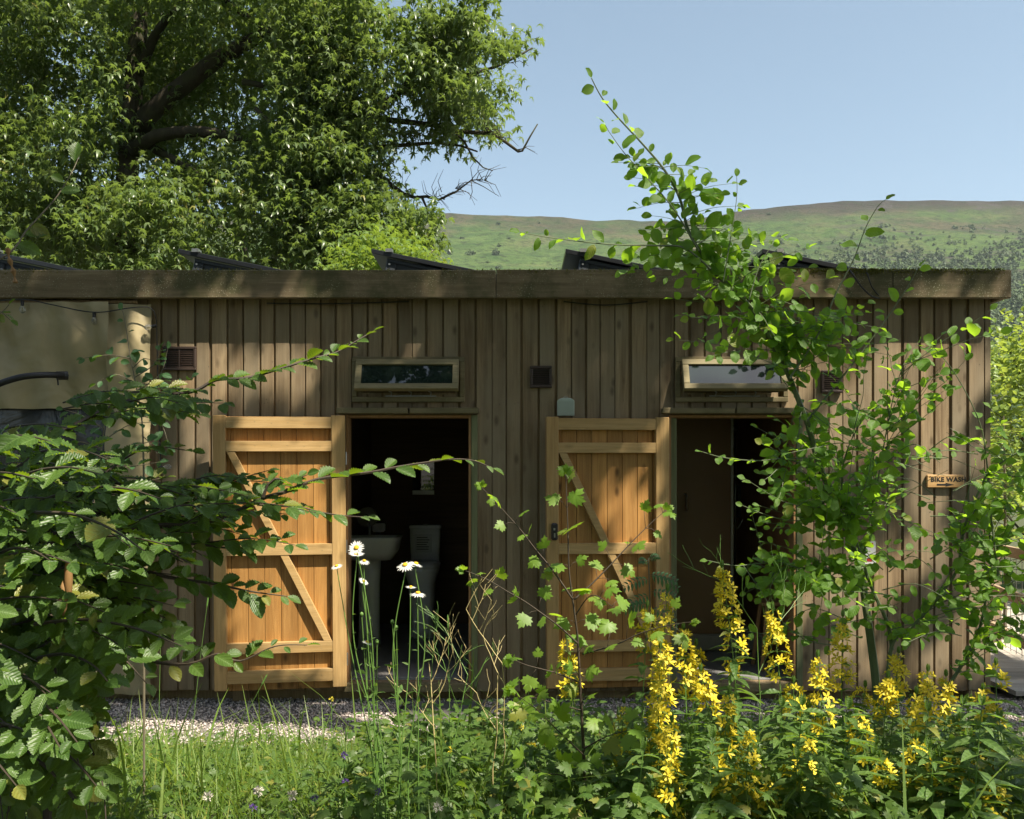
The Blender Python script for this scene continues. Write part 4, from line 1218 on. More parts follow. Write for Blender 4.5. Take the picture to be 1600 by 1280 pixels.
wb([(1170, 470), (1185, 420), (1205, 385), (1220, 372)], 2.7, 2.7, (.002, .0008), .045, .034)
wb([(1262, 657), (1314, 592), (1353, 542), (1393, 487), (1419, 447), (1436, 417)], 2.85, 2.8, (.004, .001), .054, .03)
wb([(1560, 900), (1548, 800), (1539, 697), (1524, 644), (1491, 582), (1458, 542)], 2.9, 2.8, (.004, .001), .056, .034)
b5 = wb([(1394, 1015), (1387, 975), (1361, 916), (1344, 864), (1331, 828), (1321, 792), (1315, 746), (1325, 700), (1345, 660)], 3.0, 2.8, (.007, .0015), .052, .03, start=.3)
b6 = wb([(1385, 1100), (1394, 1008), (1430, 975), (1469, 929), (1495, 890), (1508, 821), (1531, 765), (1548, 736), (1600, 700), (1640, 670)], 3.0, 2.8, (.008, .002), .055, .03, start=.3)
b7 = wb([(1470, 1085), (1489, 1061), (1525, 998), (1541, 933), (1548, 877), (1545, 820)], 3.05, 3.0, (.007, .002), .052, .028, start=.2)
wb([(1385, 1150), (1440, 1100), (1470, 1085)], 3.08, 3.05, (.008, .007), row=False)
b8 = wb([(1310, 790), (1265, 735), (1230, 718), (1180, 720), (1130, 715), (1097, 706)], 2.95, 2.8, (.0035, .001), .05, .022)
b9 = wb([(1352, 925), (1310, 895), (1270, 890), (1200, 880), (1150, 884), (1106, 876)], 2.95, 2.8, (.0035, .001), .048, .02)
wb([(1195, 880), (1188, 850), (1178, 815), (1174, 800)], 2.85, 2.85, (.0015, .0007), .042, .022)
b10 = wb([(1345, 890), (1370, 760), (1385, 674), (1399, 608), (1419, 549)], 2.95, 2.85, (.004, .001), .052, .024, start=.2)
wb([(1300, 770), (1260, 810), (1215, 810), (1160, 790)], 2.9, 2.8, (.002, .001), .046, .022)
wb([(1330, 1010), (1260, 1000), (1215, 960), (1205, 905), (1240, 860)], 2.9, 2.85, (.002, .001), .046, .03)
src = [a1[len(a1)//3:int(len(a1)*.74)], b5, b6, b7, b10, b8, b9]
for k in range(215):
    pa = random.choice(src); i = random.randrange(len(pa)//6, len(pa)-3)
    q = pa[i]; px = 800+q.x*F/(q.y-CY); py = HY-(q.z-CZ)*F/(q.y-CY)
    ln = random.uniform(.10, .40)
    if py < 520: ln *= .5
    pb = twig_off(pa, i, ln, .05, .6)
    e = pb[-1]; ex = 800+e.x*F/(e.y-CY); ey = HY-(e.z-CZ)*F/(e.y-CY)
    if ey < 480 or (ex < 1180 and ey > 500) or (ey > 1080): continue
    st.tube(pb, taper(len(pb), .0018, .0007), 4)
    leaf_row(lb, pb, L_will, random.uniform(.048, .066), .024, NW, jit=.5)
up_ = a1[int(len(a1)*.60):int(len(a1)*.93)]
for k in range(92):
    i = int((len(up_)-8)*random.random()**1.2); ln_ = random.uniform(.12, .50)*(1-.78*i/len(up_)); s_ = random.choice((-1, 1, 1)); d_ = Vector((s_*random.uniform(.5, 1), random.uniform(-.4, .3), random.uniform(-.1, .5))).normalized()
    pb = spline([up_[i], up_[i]+d_*ln_*.5, up_[i]+d_*ln_+Vector((0, 0, -.12*ln_))], .02)
    if len(pb) < 4: continue
    e = pb[-1]; ex = 800+e.x*F/(e.y-CY); ey = HY-(e.z-CZ)*F/(e.y-CY)
    if ey > 560 and ex < 1160: continue
    st.tube(pb, taper(len(pb), .0015, .0006), 4); leaf_row(lb, pb, L_will, random.uniform(.046, .066), .024, NW, jit=.6)
for k in range(60):
    x0 = random.uniform(1260, 1600); y0 = random.uniform(700, 1000); d = random.uniform(2.7, 3.2)
    s_ = random.choice((-1, 1)); ln = random.uniform(50, 130)
    wb([(x0, y0), (x0+s_*ln*.5, y0-random.uniform(0, 30)), (x0+s_*ln, y0-random.uniform(-20, 50))], d, d-.1, (.0018, .0007), random.uniform(.044, .058), .024)
def ppx(q): return 800+q[0]*F/(q[1]-CY), HY-(q[2]-CZ)*F/(q[1]-CY)
def hide(it):
    x_, y_ = ppx(it[1]); return (1412 < x_ < 1522 and 715 < y_ < 785) or (1395 < x_ < 1545 and 560 < y_ < 728 and random.random() < .35) or (1060 < x_ < 1175 and 560 < y_ < 690 and random.random() < .7)
lb.items = [it for it in lb.items if not hide(it)]
st.build('stems', M['wstem'], ww); lb.build('foliage', M['willow'], ww)

# ---- maple sapling in the middle
mp = thing('maple_sapling', 'slim field maple sapling with lobed leaves standing before the right open door', 'sapling', (P(915, 0, 2.78).x, CY+2.78, .5))
st = MB(); lb = LB(); DM = 3.2
def mb_(pts, d0, d1, r, size, gap, start=0):
    pa = path_px(pts, d0, d1, .015); st.tube(pa, taper(len(pa), *r), 6)
    acc = 0; n = 0
    for i in range(1, len(pa)-1):
        acc += (pa[i]-pa[i-1]).length
        if acc < gap or i < start*len(pa): continue
        acc = gap*.25; n += 1
        t = (pa[i+1]-pa[i]).normalized(); ax = t.cross(TOC).normalized()
        if n % 2: ax = (ax*.4 + TOC*.9).normalized()
        for s in (-1, 1):
            dd = (ax*s + t*.5 + rv(.2)).normalized(); pet = dd*random.uniform(.012, .045) + Vector((0, 0, .008))
            q = pa[i]+pet
            st.tube([pa[i], pa[i]+pet*.6+Vector((0,0,.004)), q], .0008, 4)
            lb.put(random.choice(L_maple), q, dd + Vector((0, -.2, -.3)) + rv(.2), Vector((0, -.8, .65)) + rv(.25), size*random.uniform(.6, 1.22))
    t = (pa[-1]-pa[-3]).normalized()
    for s in (-1, 0, 1): lb.put(random.choice(L_maple), pa[-1], t+Vector((s*.8, -.2, 0)), Vector((0, -.7, .7))+rv(.3), size*.55)
mb_([(925, 1400), (915, 1280), (912, 1180), (908, 1100), (903, 1006), (900, 975), (893, 925), (889, 887), (887, 819), (884, 741)], 2.78, 2.73, (.0075, .001), .062, 0.105, .18)
mb_([(895, 937), (865, 893), (837, 859), (815, 830), (794, 806), (772, 782), (753, 762)], 2.73, 2.68, (.003, .0008), .048, 0.084, .15)
mb_([(903, 1006), (875, 980), (847, 959), (820, 940), (794, 925), (760, 905), (725, 891)], 2.73, 2.63, (.003, .0008), .048, 0.084, .2)
mb_([(897, 937), (922, 915), (950, 887), (975, 860), (997, 837), (1020, 815), (1041, 797)], 2.73, 2.78, (.003, .0008), .050, 0.084, .15)
mb_([(910, 1022), (940, 1014), (966, 1006), (1000, 990), (1040, 978), (1080, 972)], 2.73, 2.58, (.003, .0008), .050, 0.084, .2)
mb_([(905, 1066), (870, 1052), (825, 1040), (800, 1030)], 2.73, 2.63, (.0025, .0008), .05, 0.077, .2)
mb_([(908, 1110), (870, 1100), (830, 1090), (805, 1100)], 2.73, 2.58, (.0025, .0008), .055, 0.077, .15)
mb_([(912, 1180), (870, 1140), (840, 1110), (800, 1080)], 2.73, 2.53, (.0025, .0008), .06, 0.077, .15)
mb_([(912, 1170), (950, 1150), (990, 1140)], 2.73, 2.58, (.0025, .0008), .06, 0.077, .15)
mb_([(914, 1230), (870, 1210), (820, 1215)], 2.73, 2.53, (.0025, .0008), .062, 0.077, .15)
mb_([(900, 960), (925, 930), (960, 950)], 2.73, 2.58, (.002, .0008), .05, 0.070, .1)
st.build('stem', M['twig'], mp, sm=True); lb.build('foliage', M['maple'], mp, sm=False)
# rowan shoot
rw = thing('rowan_seedling', 'small rowan seedling with feathery leaves beside the green door post', 'seedling', (P(1016, 0, 3.3).x, CY+3.3, .4))
st = MB(); lb = LB()
pa = path_px([(1015, 1200), (1017, 1050), (1016, 960), (1014, 900), (1013, 872)], 3.3, None, .02); st.tube(pa, .0022, 5)
for (x, y, dx, dy) in ((1016, 930, -1, -.1), (1016, 925, 1, .1), (1016, 945, -1, .15), (1015, 905, -1, .05), (1014, 898, 1, .1), (1013, 880, -.5, .5), (1014, 876, .5, .7), (1016, 950, 1, -.3), (1016, 900, .9, -.1)):
    q = P(x, y, 3.3); d = Vector((dx, -.35, dy)).normalized(); L = .1 if y > 890 else .06
    pp = [q+d*L*t+Vector((0, 0, -.03*t*t)) for t in np.linspace(0, 1, 8)]; st.tube(pp, .0007, 4)
    for i in range(1, 8):
        for s in (-1, 1):
            sd = d.cross(Vector((0, -.6, .8))).normalized()*s
            lb.put(L_lance[0], pp[i], sd+d*.3+Vector((0,0,-.15)), Vector((0, -.6, .8))+rv(.15), L*.36*math.sin(.5+i/8*2.2))
st.build('stem', M['twigl'], rw); lb.build('foliage', M['elm'], rw)

# ---- yellow loosestrife
def loose(px, top, bot, d, label, dense=1.0, leafy=1.0):
    bot += 25; dense *= 1.7
    tip = P(px, top, d); gx0 = tip.x + random.uniform(-.05, .05)
    base = Vector((gx0, tip.y + random.uniform(-.05, .05), gz(gx0, tip.y)))
    t = thing('yellow_loosestrife', label, 'flower spike', base, 'yellow loosestrife in the right foreground')
    st = MB(); fl = LB(); lf = LB()
    mid = base.lerp(tip, .55) + Vector((random.uniform(-.02, .02), 0, 0))
    pa = spline([base, mid, tip], .012); st.tube(pa, taper(len(pa), .0032, .001), 5)
    zb = P(px, bot, d).z; acc = 0; accf = 0
    for i in range(2, len(pa)-1):
        seg = (pa[i]-pa[i-1]).length; acc += seg; accf += seg; q = pa[i]
        infl = q.z > zb
        gap = .035 if not infl else .03
        if acc > gap and q.z < tip.z-.01:
            acc = 0; a0 = random.uniform(0, 6.28); n = 3 if not infl else 3
            sz = (.07 + .03*random.random()) if not infl else .028 + .022*(tip.z-q.z)/max(.05, tip.z-zb)
            for k in range(n):
                a = a0+k*2*math.pi/n
                dd = Vector((math.cos(a), math.sin(a), .35 if infl else .12))
                lf.put(random.choice(L_lance), q, dd+rv(.12), Vector((0, 0, 1))-dd*.2+rv(.2), sz*random.uniform(.8, 1.15)*leafy)
        if infl and accf > .013/dense and q.z < tip.z-.012:
            accf = 0
            f = (tip.z-q.z)/max(.05, tip.z-zb)
            for k in range(random.choice((2, 3))):
                a = random.uniform(0, 6.28); rr = .012+.020*min(1, f*1.6)*random.uniform(.6, 1.2)
                dd = Vector((math.cos(a), math.sin(a), random.uniform(.1, .8)))
                c = q + dd*rr; up = dd + Vector((0, 0, .3)) + rv(.25)
                fl.put(random.choice(L_flower), c, up.orthogonal(), up, random.uniform(.033, .044)*(.6+.4*min(1, f*3)))
    for k in range(5):
        a = k*1.25; lf.put(L_lance[0], tip, Vector((math.cos(a)*.4, math.sin(a)*.4, 1)), Vector((math.cos(a), math.sin(a), .2)), .026)
    st.build('stem', M['gstem'], t); lf.build('leaves', M['lleaf'], t); fl.build('flowers', M['petal'], t)
LS = [
 (1043, 925, 1130, 2.75, 'tall dense loosestrife spike right of the maple sapling, its tip by the rowan seedling', 1.25),
 (1032, 1015, 1280, 2.65, 'brightly lit loosestrife spike at the foot of the right door, bushy to the ground', 1.2),
 (1068, 985, 1080, 2.8, 'loosestrife spike leaning over the doorstep mat of the shower room', 1.0),
 (1050, 1130, 1300, 2.5, 'sunlit loosestrife spike with a broad pale leaf beside it', 1.0),
 (1012, 950, 1010, 2.9, 'short loosestrife head directly below the rowan seedling', 1.0),
 (1128, 888, 965, 2.8, 'tallest loosestrife spike standing alone against the dark shower doorway', 1.2),
 (1150, 965, 1030, 2.9, 'thin loosestrife spike with few flowers before the cream shower tray', .5),
 (1140, 1085, 1300, 2.5, 'thick loosestrife spike at the bottom edge below the shower doorway', 1.25),
 (1172, 1140, 1270, 2.5, 'small side spike right of the thick bottom loosestrife', .8),
 (1207, 952, 1035, 2.95, 'loosestrife spike before the wooden stool', .9),
 (1240, 1068, 1100, 2.9, 'low loosestrife head right of the stool spike', .7),
 (1317, 965, 1062, 2.95, 'loosestrife spike in front of the shaded boards, left of the dark willow stem', .8),
 (1278, 1028, 1130, 2.75, 'dense loosestrife spike in the middle of the right bed', 1.2),
 (1404, 1022, 1062, 2.95, 'loosestrife head right of the dark willow stem', .9),
 (1388, 1060, 1105, 2.85, 'loosestrife cluster at the foot of the willow stem', .9),
 (1352, 1075, 1085, 2.9, 'single open loosestrife flower head between two denser spikes', .6),
 (1450, 1050, 1120, 2.8, 'broad loosestrife spike below the wooden sign', 1.1),
 (1478, 1058, 1100, 2.9, 'loosestrife spike near the right corner of the shed', .8),
 (1432, 1085, 1120, 2.75, 'pale loosestrife head between the two spikes under the sign', .8),
 (1432, 1155, 1205, 2.6, 'loosestrife spike low down in deep green leaves', .9),
 (1490, 1182, 1245, 2.6, 'loosestrife spike with flowers in three tiers near the lower right corner', 1.0),
 (1556, 1040, 1060, 2.8, 'loosestrife head outlined against the pale deck', .6),
 (1536, 1080, 1110, 2.8, 'loosestrife head just below the one against the deck', .7),
 (1500, 1125, 1140, 2.8, 'thin loosestrife head against the grey gravel', .5),
 (1562, 1170, 1220, 2.75, 'orange tinged loosestrife cluster at the right edge over the gravel', 1.0),
 (1565, 1225, 1280, 2.55, 'loosestrife spike in the lower right corner', .7),
 (1212, 1225, 1268, 2.5, 'short loosestrife spike at the bottom edge, left of the dark leaves', .8),
 (1300, 1215, 1252, 2.55, 'short loosestrife spike at the bottom edge in the dark leaves', .6),
 (1228, 1195, 1225, 2.65, 'shaded loosestrife head near the bottom edge', .7),
 (886, 1000, 1075, 3.0, 'loosestrife spike tangled with the maple sapling stem', .9),
 (1262, 1150, 1200, 2.6, 'loosestrife spike just below the dense middle one', .9),
 (1338, 1120, 1165, 2.7, 'loosestrife spike between the middle spike and the willow foot', .8),
 (1375, 1185, 1225, 2.6, 'loosestrife spike low in front of the willow foot', .7),
 (1095, 1050, 1100, 2.7, 'loosestrife side spike beside the doorstep, left of the shower tray', .9),
 (1522, 1180, 1225, 2.65, 'loosestrife spike over the grass right of the three tiered one', .7),
 (1088, 1010, 1060, 2.85, 'small loosestrife head under the right edge of the green post', .8),
 (975, 1100, 1150, 3.0, 'loosestrife head low down right of the maple stem', .6),
 (985, 1160, 1175, 2.9, 'faint loosestrife head in the grass below the right door', .5)]
for px, top, bot, d, lab, dn in LS: loose(px, top, bot, d, lab, dn)
def leafy(px, top, d, lab):
    tip = P(px, top, d); base = Vector((tip.x+random.uniform(-.04, .04), tip.y, gz(tip.x, tip.y)))
    t = thing('loosestrife_shoot', lab, 'leafy shoot', base, 'flowerless loosestrife shoots in the right foreground')
    st = MB(); lf = LB(); pa = spline([base, base.lerp(tip, .5)+rv(.01), tip], .012); st.tube(pa, taper(len(pa), .003, .001), 5)
    acc = 0
    for i in range(4, len(pa)):
        acc += .012
        if acc > .032:
            acc = 0; a0 = random.uniform(0, 6.28); sz = .045+.06*min(1, (len(pa)-i)/14)
            for k in range(3):
                a = a0+k*2.094; dd = Vector((math.cos(a), math.sin(a), .25)); lf.put(random.choice(L_lance), pa[i], dd+rv(.15), UP+rv(.2)-dd*.2, sz*random.uniform(.8, 1.2))
    for k in range(4):
        a = k*1.57; lf.put(L_lance[0], tip, Vector((math.cos(a)*.5, math.sin(a)*.5, 1)), Vector((math.cos(a), math.sin(a), .2)), .035)
    st.build('stem', M['gstem'], t); lf.build('leaves', M['lleaf'], t)
leafy(1222, 1105, 2.7, 'pale green pointed shoot without flowers standing above the dark leaves')
for k in range(64):
    px = random.uniform(960, 1590); top = 1100 + random.uniform(0, 190); d = random.uniform(2.4, 3.1)
    if 1040 < px < 1250: top += 40
    if px < 1010: top += 60
    leafy(px, top, d, 'dark leafy loosestrife shoot without flowers in the mass at lower right')
# ---- oxeye daisies
def daisy(px, py, bx, d, lab, tilt=(0, -.5, .85), size=.05, side=0):
    h = P(px, py, d); g0 = P(bx+random.uniform(-22, 22), 1290, d); base = Vector((g0.x, h.y, gz(g0.x, h.y)))
    t = thing('oxeye_daisy', lab, 'daisy', base, 'white oxeye daisies before the left doorway')
    st = MB(); lf = LB()
    bw = random.uniform(-.03, .03); m1 = base.lerp(h, .35) + Vector((bw*.6, random.uniform(-.02, .02), 0)); m2 = base.lerp(h, .72) + Vector((-bw*.8 + random.uniform(-.01, .01), 0, 0))
    pa = spline([base, m1, m2, h-Vector((tilt[0]*.01, tilt[1]*.012, .012)), h], .015); st.tube(pa, taper(len(pa), .0021, .0012), 6)
    for i in range(4, int(len(pa)*.8), 3):
        a = random.uniform(0, 6.28); lf.put(random.choice(L_lance), pa[i], (math.cos(a), math.sin(a), .6), rv()+UP, random.uniform(.02, .05)*(1.2-i/len(pa)))
    st.build('stem', M['gstem'], t); lf.build('leaves', M['lleaf'], t)
    n = Vector(tilt).normalized(); lb = LB(); lb.put(random.choice(L_daisy), h, n.orthogonal()+rv(.1), n, size*.88); lb.build('petals', M['dpetal'], t, False)
    b = MB(); q = Vector(n); pr = [h-q*.003, h+q*.0015, h+q*.004, h+q*.0055]
    b.tube(pr, [.004*size/.05, .0072*size/.05, .006*size/.05, .001], 14); b.build('flower_centre', M['dcen'], t, sm=True)
daisy(557, 856, 600, 2.5, 'large daisy at the top of the left clump, facing the viewer', (-.05, -.75, .6), .052)
daisy(557, 866, 606, 2.55, 'daisy tucked just under the top left bloom', (0, -.35, .95), .052)
daisy(569, 877, 612, 2.55, 'daisy right below the top pair of the left clump', (.2, -.3, .95), .036)
daisy(526, 885, 592, 2.6, 'leftmost daisy with drooping petals before the golden door', (-.1, -.25, 1), .04)
daisy(568, 909, 616, 2.6, 'small ragged daisy below the left clump', (.5, -.3, .7), .036)
daisy(633, 883, 625, 2.5, 'large daisy at the top of the right clump', (-.1, -.5, .8), .054)
daisy(650, 881, 632, 2.56, 'daisy half hidden behind the top right bloom', (.3, -.2, .95), .046)
daisy(642, 918, 634, 2.56, 'small daisy seen edge on below the right pair', (.1, -.1, 1), .036)
daisy(653, 927, 640, 2.5, 'daisy seen edge on at the lower right of the clump', (.1, -.15, 1), .05)
daisy(574, 1004, 600, 2.6, 'lowest daisy, a flat white bloom near the doorstep', (.3, -.1, 1), .038)
# daisy buds
def bud(px, py, bx, d, lab):
    h = P(px, py, d); g0 = P(bx, 1290, d); base = Vector((g0.x, h.y, gz(g0.x, h.y)))
    t = thing('daisy_bud', lab, 'flower bud', base); st = MB(); pa = spline([base, base.lerp(h, .5)+rv(.01), h], .02); st.tube(pa, taper(len(pa), .002, .0012), 5); st.build('stem', M['gstem'], t)
    lf = LB()
    for i in range(4, int(len(pa)*.85), 3):
        a = random.uniform(0, 6.28); lf.put(random.choice(L_lance), pa[i], (math.cos(a), math.sin(a), .6), rv()+UP, random.uniform(.025, .05))
    lf.build('leaves', M['lleaf'], t)
    b = MB(); b.lathe([(.002, -.006), (.0055, -.002), (.005, .004), (.001, .007)], h, 10); b.build('bud', M['gstem'], t, sm=True)
bud(589, 1003, 606, 2.6, 'green bud beside the lowest daisy'); bud(565, 960, 596, 2.6, 'green bud under the left daisy clump'); bud(613, 972, 620, 2.6, 'green bud on a leaning stem between the daisy clumps')
bud(619, 980, 628, 2.6, 'lower green bud on the stems of the right daisy clump')
# ---- dry branching stalks
def stalk(px, top, d, lab, spread, seed, mat='dry'):
    random.seed(seed)
    base = P(px, 1290, d); base = Vector((base.x, base.y, gz(base.x, base.y)))
    t = thing('dry_stalk', lab, 'dry plant', base); b = MB()
    zt = P(px, top, d).z
    def grow(p, dr, ln, r, lv):
        n = 5; pts = [p]
        for k in range(n):
            dr = (dr + rv(.10) + Vector((0, 0, .05))).normalized(); pts.append(pts[-1]+dr*ln/n)
        b.tube(pts, taper(n+1, r, r*.75), 4, caps=True)
        if lv > 0:
            for k in (2, 3, 4, 5):
                if random.random() < .75:
                    s = random.choice((-1, 1)); grow(pts[k], (dr + Vector((s*random.uniform(.5, 1.0)*spread, random.uniform(-.5, .5), 0))).normalized(), ln*random.uniform(.45, .65), r*.75, lv-1)
    H = zt-base.z
    st_ = base+Vector((0, 0, H*.35)); b.tube([base, st_], .002, 5)
    grow(st_, Vector((random.uniform(-.15, .15), 0, 1)), H*.5, .0018, 3)
    b.build('stalks', M[mat], t)
stalk(682, 985, 2.7, 'pale dry branching stalk before the dark left doorway', 1.0, 3)
stalk(700, 1010, 2.8, 'thin green branching stalk crossing the drain grate', .8, 8, 'gstem')
stalk(785, 975, 2.7, 'pale dry branching stalk left of the maple sapling', 1.0, 5)
stalk(770, 1010, 2.8, 'small dry stalk leaning by the right jamb of the left doorway', .9, 11)
stalk(1185, 930, 2.9, 'thin green branching stalk in front of the shower tray', .7, 9, 'gstem')
random.seed(99)
# ---- grass heads
def ghead(px, py, bx, d, lab):
    h = P(px, py, d); base = P(bx, 1290, d); base.z = gz(base.x, base.y)
    t = thing('grass_head', lab, 'grass stalk', base, 'tall grass stalks with seed heads'); b = MB()
    pa = spline([base, base.lerp(h, .55)+Vector((0, 0, .04)), h], .02); b.tube(pa, taper(len(pa), .0014, .0007), 4)
    dr = (pa[-1]-pa[-3]).normalized(); b.tube([h, h+dr*.01, h+dr*.035, h+dr*.045], [.001, .0028, .0026, .0005], 6); b.build('stalk', M['gstem'], t)
for a in ((323, 950, 290, 3.2, 'tall grass stalk with a slim head beside the golden door'), (252, 962, 246, 3.4, 'upright grass stalk before the canvas strip'), (408, 1072, 330, 3.0, 'grass stalk with a fat head leaning across the golden door foot'),
          (680, 975, 660, 2.8, 'tall grass stalk right of the daisies'), (700, 982, 705, 2.9, 'grass stalk against the dark doorway, right of the tallest'), (368, 1160, 372, 2.9, 'dark upright grass stalk in the lit grass'), (540, 1160, 535, 2.7, 'dark grass stalk under the daisies')): ghead(*a)
# ---- clover, selfheal, buttercups
def small_flower(px, py, d, name, cat, lab, mat, r, grp, n=60):
    c = P(px, py, d); base = Vector((c.x, c.y, gz(c.x, c.y)))
    t = thing(name, lab, cat, base, grp); b = MB(); b.tube([base, c], .0012, 5); b.build('stem', M['gstem'], t)
    lb = LB()
    for k in range(n):
        v = rv().normalized(); lb.put(L_lance[0], c+v*r*.35, v+Vector((0, 0, .4)), rv(), r*random.uniform(.7, 1))
    lb.build('flower_head', M[mat], t)
for px, py, d, lab in ((404, 1236, 2.4, 'white clover head in the grass, left of two others'), (456, 1243, 2.4, 'roundest white clover head below the daisies'), (578, 1248, 2.4, 'white clover head at the bottom edge left of centre'),
      (287, 1157, 2.9, 'pinkish clover head at the edge of the gravel'), (776, 1265, 2.4, 'white clover head at the bottom edge near the maple stem'), (684, 1262, 2.4, 'fading brownish clover head at the bottom edge'), (325, 1245, 2.4, 'leftmost white clover head in shade')):
    small_flower(px, py, d, 'white_clover', 'clover flower', lab, 'clover', .013, 'clover heads in the grass')
for px, py, d, lab in ((538, 1180, 2.6, 'purple selfheal standing above the grass under the daisies'), (492, 1247, 2.4, 'purple selfheal between two clover heads'), (590, 1237, 2.4, 'purple selfheal beside the bottom clover'), (402, 1235, 2.5, 'purple selfheal just behind the left clover'),
      (540, 1222, 2.5, 'small purple selfheal below the tall one'), (136, 1243, 2.2, 'purple selfheal by the lowest hornbeam leaves'), (395, 1262, 2.3, 'purple selfheal near the bottom edge')):
    small_flower(px, py, d, 'selfheal', 'purple flower', lab, 'purple', .010, 'selfheal flowers in the grass', 40)
for px, py, d, lab in ((833, 1165, 2.8, 'yellow pea flower cluster left of the maple stem'), (850, 1162, 2.8, 'yellow pea flower right of its cluster'), (815, 1138, 2.9, 'small buttercup above the yellow pea flowers'), (518, 1093, 3.6, 'tiny buttercup on the gravel by the daisies'), (704, 1172, 2.8, 'tiny buttercup in the weeds at centre')):
    small_flower(px, py, d, 'yellow_wildflower', 'yellow flower', lab, 'petal', .011, 'small yellow wildflowers', 16)

# ---------------------------------------------------------------- grass and weeds
lb = LB()
N = 42000
x = rng.uniform(-2.9, 3.4, N); y = rng.uniform(-4.3, -1.0, N)
vis = np.abs(x) < .62*(y-CY)+.35
dens = np.array([.5+.5*mnoise.noise(Vector((a*1.7, b_*1.7, 2))) for a, b_ in zip(x, y)])
edge = np.clip((-1.0-y)/.25, 0, 1)
keep = vis & (rng.random(N) < (.35+.75*dens)*(.3+.7*edge))
x = x[keep]; y = y[keep]; n = len(x)
z = np.array([gz(a, b_) for a, b_ in zip(x, y)]) - .005
clump = np.array([mnoise.noise(Vector((a*3, b_*3, 7))) for a, b_ in zip(x, y)])
h = rng.uniform(.07, .24, n)*(1+.45*clump)*np.clip(.45+(-1.0-y)/1.2, .45, 1.1)
h *= np.where(rng.random(n) < .05, 1.9, 1)
for k in range(4):
    m = np.arange(n) % 4 == k; q = m.sum()
    an = rng.uniform(0, 6.28, q); lean = rng.uniform(0, .9, q)**1.3*1.1
    dr = np.stack([np.cos(an)*lean, np.sin(an)*lean, np.ones(q)], 1)
    nr = np.stack([np.cos(an), np.sin(an), np.zeros(q)], 1)
    lb.batch(L_blade[k], np.stack([x[m], y[m], z[m]], 1), dr, nr, h[m], rng.random(q))
g_ = lb.build('grass', M['grass'], None); tag(g_, 'long green grass growing on the bank before the gravel', 'grass', kind='stuff')
lb = LB()
def weedmass(n, fx, fy, hlo, hhi, tm, size):
    for k in range(n):
        a, b_ = fx(), fy()
        if abs(a) > .62*(b_-CY)+.3: continue
        g0 = gz(a, b_); hh = random.uniform(hlo, hhi)*(1+.5*mnoise.noise(Vector((a*2.2, b_*2.2, 4))))
        top = Vector((a+random.gauss(0, .05), b_+random.gauss(0, .05), g0+hh)); bs_ = Vector((a, b_, g0))
        for i in range(random.randint(4, 8)):
            t = random.uniform(.25, 1); q = bs_.lerp(top, t); an = random.uniform(0, 6.28)
            dd = Vector((math.cos(an), math.sin(an), random.uniform(-.2, .4)))
            lb.put(random.choice(tm), q+dd*.012, dd, Vector((0, -.35, .9))+rv(.35), size*random.uniform(.5, 1.2))
weedmass(1500, lambda: random.uniform(-.55, 1.3), lambda: random.uniform(-4.2, -2.0), .10, .32, L_maple, .042)
weedmass(900, lambda: random.uniform(-.5, 2.3), lambda: random.uniform(-4.2, -1.6), .10, .32, L_lance+L_small, .05)
weedmass(700, lambda: random.uniform(-2.4, .2), lambda: random.uniform(-4.2, -1.5), .03, .14, L_small+L_lance, .03)
weedmass(500, lambda: random.uniform(-.3, 2.4), lambda: random.uniform(-2.2, -1.1), .04, .2, L_maple+L_lance, .035)
weedmass(1100, lambda: random.uniform(-2.4, .1), lambda: random.uniform(-4.1, -1.3), .06, .22, L_small+L_lance+L_maple, .034)
weedmass(900, lambda: random.uniform(-.4, 2.9), lambda: random.uniform(-1.9, -.75), .05, .24, L_lance+L_maple+L_small, .04)
w_ = lb.build('ground_cover', M['weed'], None); tag(w_, 'dark leafy weeds and creeping plants covering the bank', 'ground cover', kind='stuff')

# ---------------------------------------------------------------- trees behind the shed
def in_poly(x, y, poly):
    c = False; j = len(poly)-1
    for i in range(len(poly)):
        xi, yi = poly[i]; xj, yj = poly[j]
        if (yi > y) != (yj > y) and x < (xj-xi)*(y-yi)/(yj-yi)+xi: c = not c
        j = i
    return c
tr = thing('silver_maple_tree', 'huge silver maple with dark forked trunk and drooping leaves behind the shed at left', 'tree', (P(205, 0, 14).x, CY+14, 0))
st = MB()
def limb(pts, d0, d1, r, parent_mb=None):
    pa = path_px(pts, d0, d1, .25); (parent_mb or st).tube(pa, taper(len(pa), *r), 9); return pa
limb([(208, 900), (205, 600), (200, 430), (198, 300), (203, 230), (206, 170), (212, 100), (218, 30), (225, -60), (232, -200), (225, -400)], 14, 14, (.27, .06))
limb([(206, 215), (232, 180), (265, 150), (292, 130), (330, 100), (400, 60), (480, 20), (560, -60)], 14, 13.2, (.16, .03))
limb([(207, 130), (225, 95), (240, 60), (262, 25), (300, 5), (330, -40)], 14, 13.5, (.09, .03))
limb([(203, 235), (245, 212), (310, 205), (372, 216), (420, 230), (470, 240), (530, 232), (578, 231), (640, 226), (682, 223), (720, 228), (746, 237)], 13.8, 13, (.10, .012))
limb([(350, 0), (400, 36), (440, 62), (457, 88), (475, 120), (500, 165), (540, 192), (566, 201)], 13.4, 13, (.05, .01))
limb([(457, 88), (480, 60), (492, 20), (500, -30)], 13.3, 13, (.03, .02))
limb([(380, 128), (430, 137), (475, 148), (512, 156)], 13.5, 13.2, (.05, .02))
limb([(520, 165), (568, 178), (610, 188), (640, 191), (690, 197), (709, 205), (740, 207), (766, 208), (790, 222), (810, 237), (816, 236), (828, 214), (840, 194)], 13.2, 13, (.05, .009))
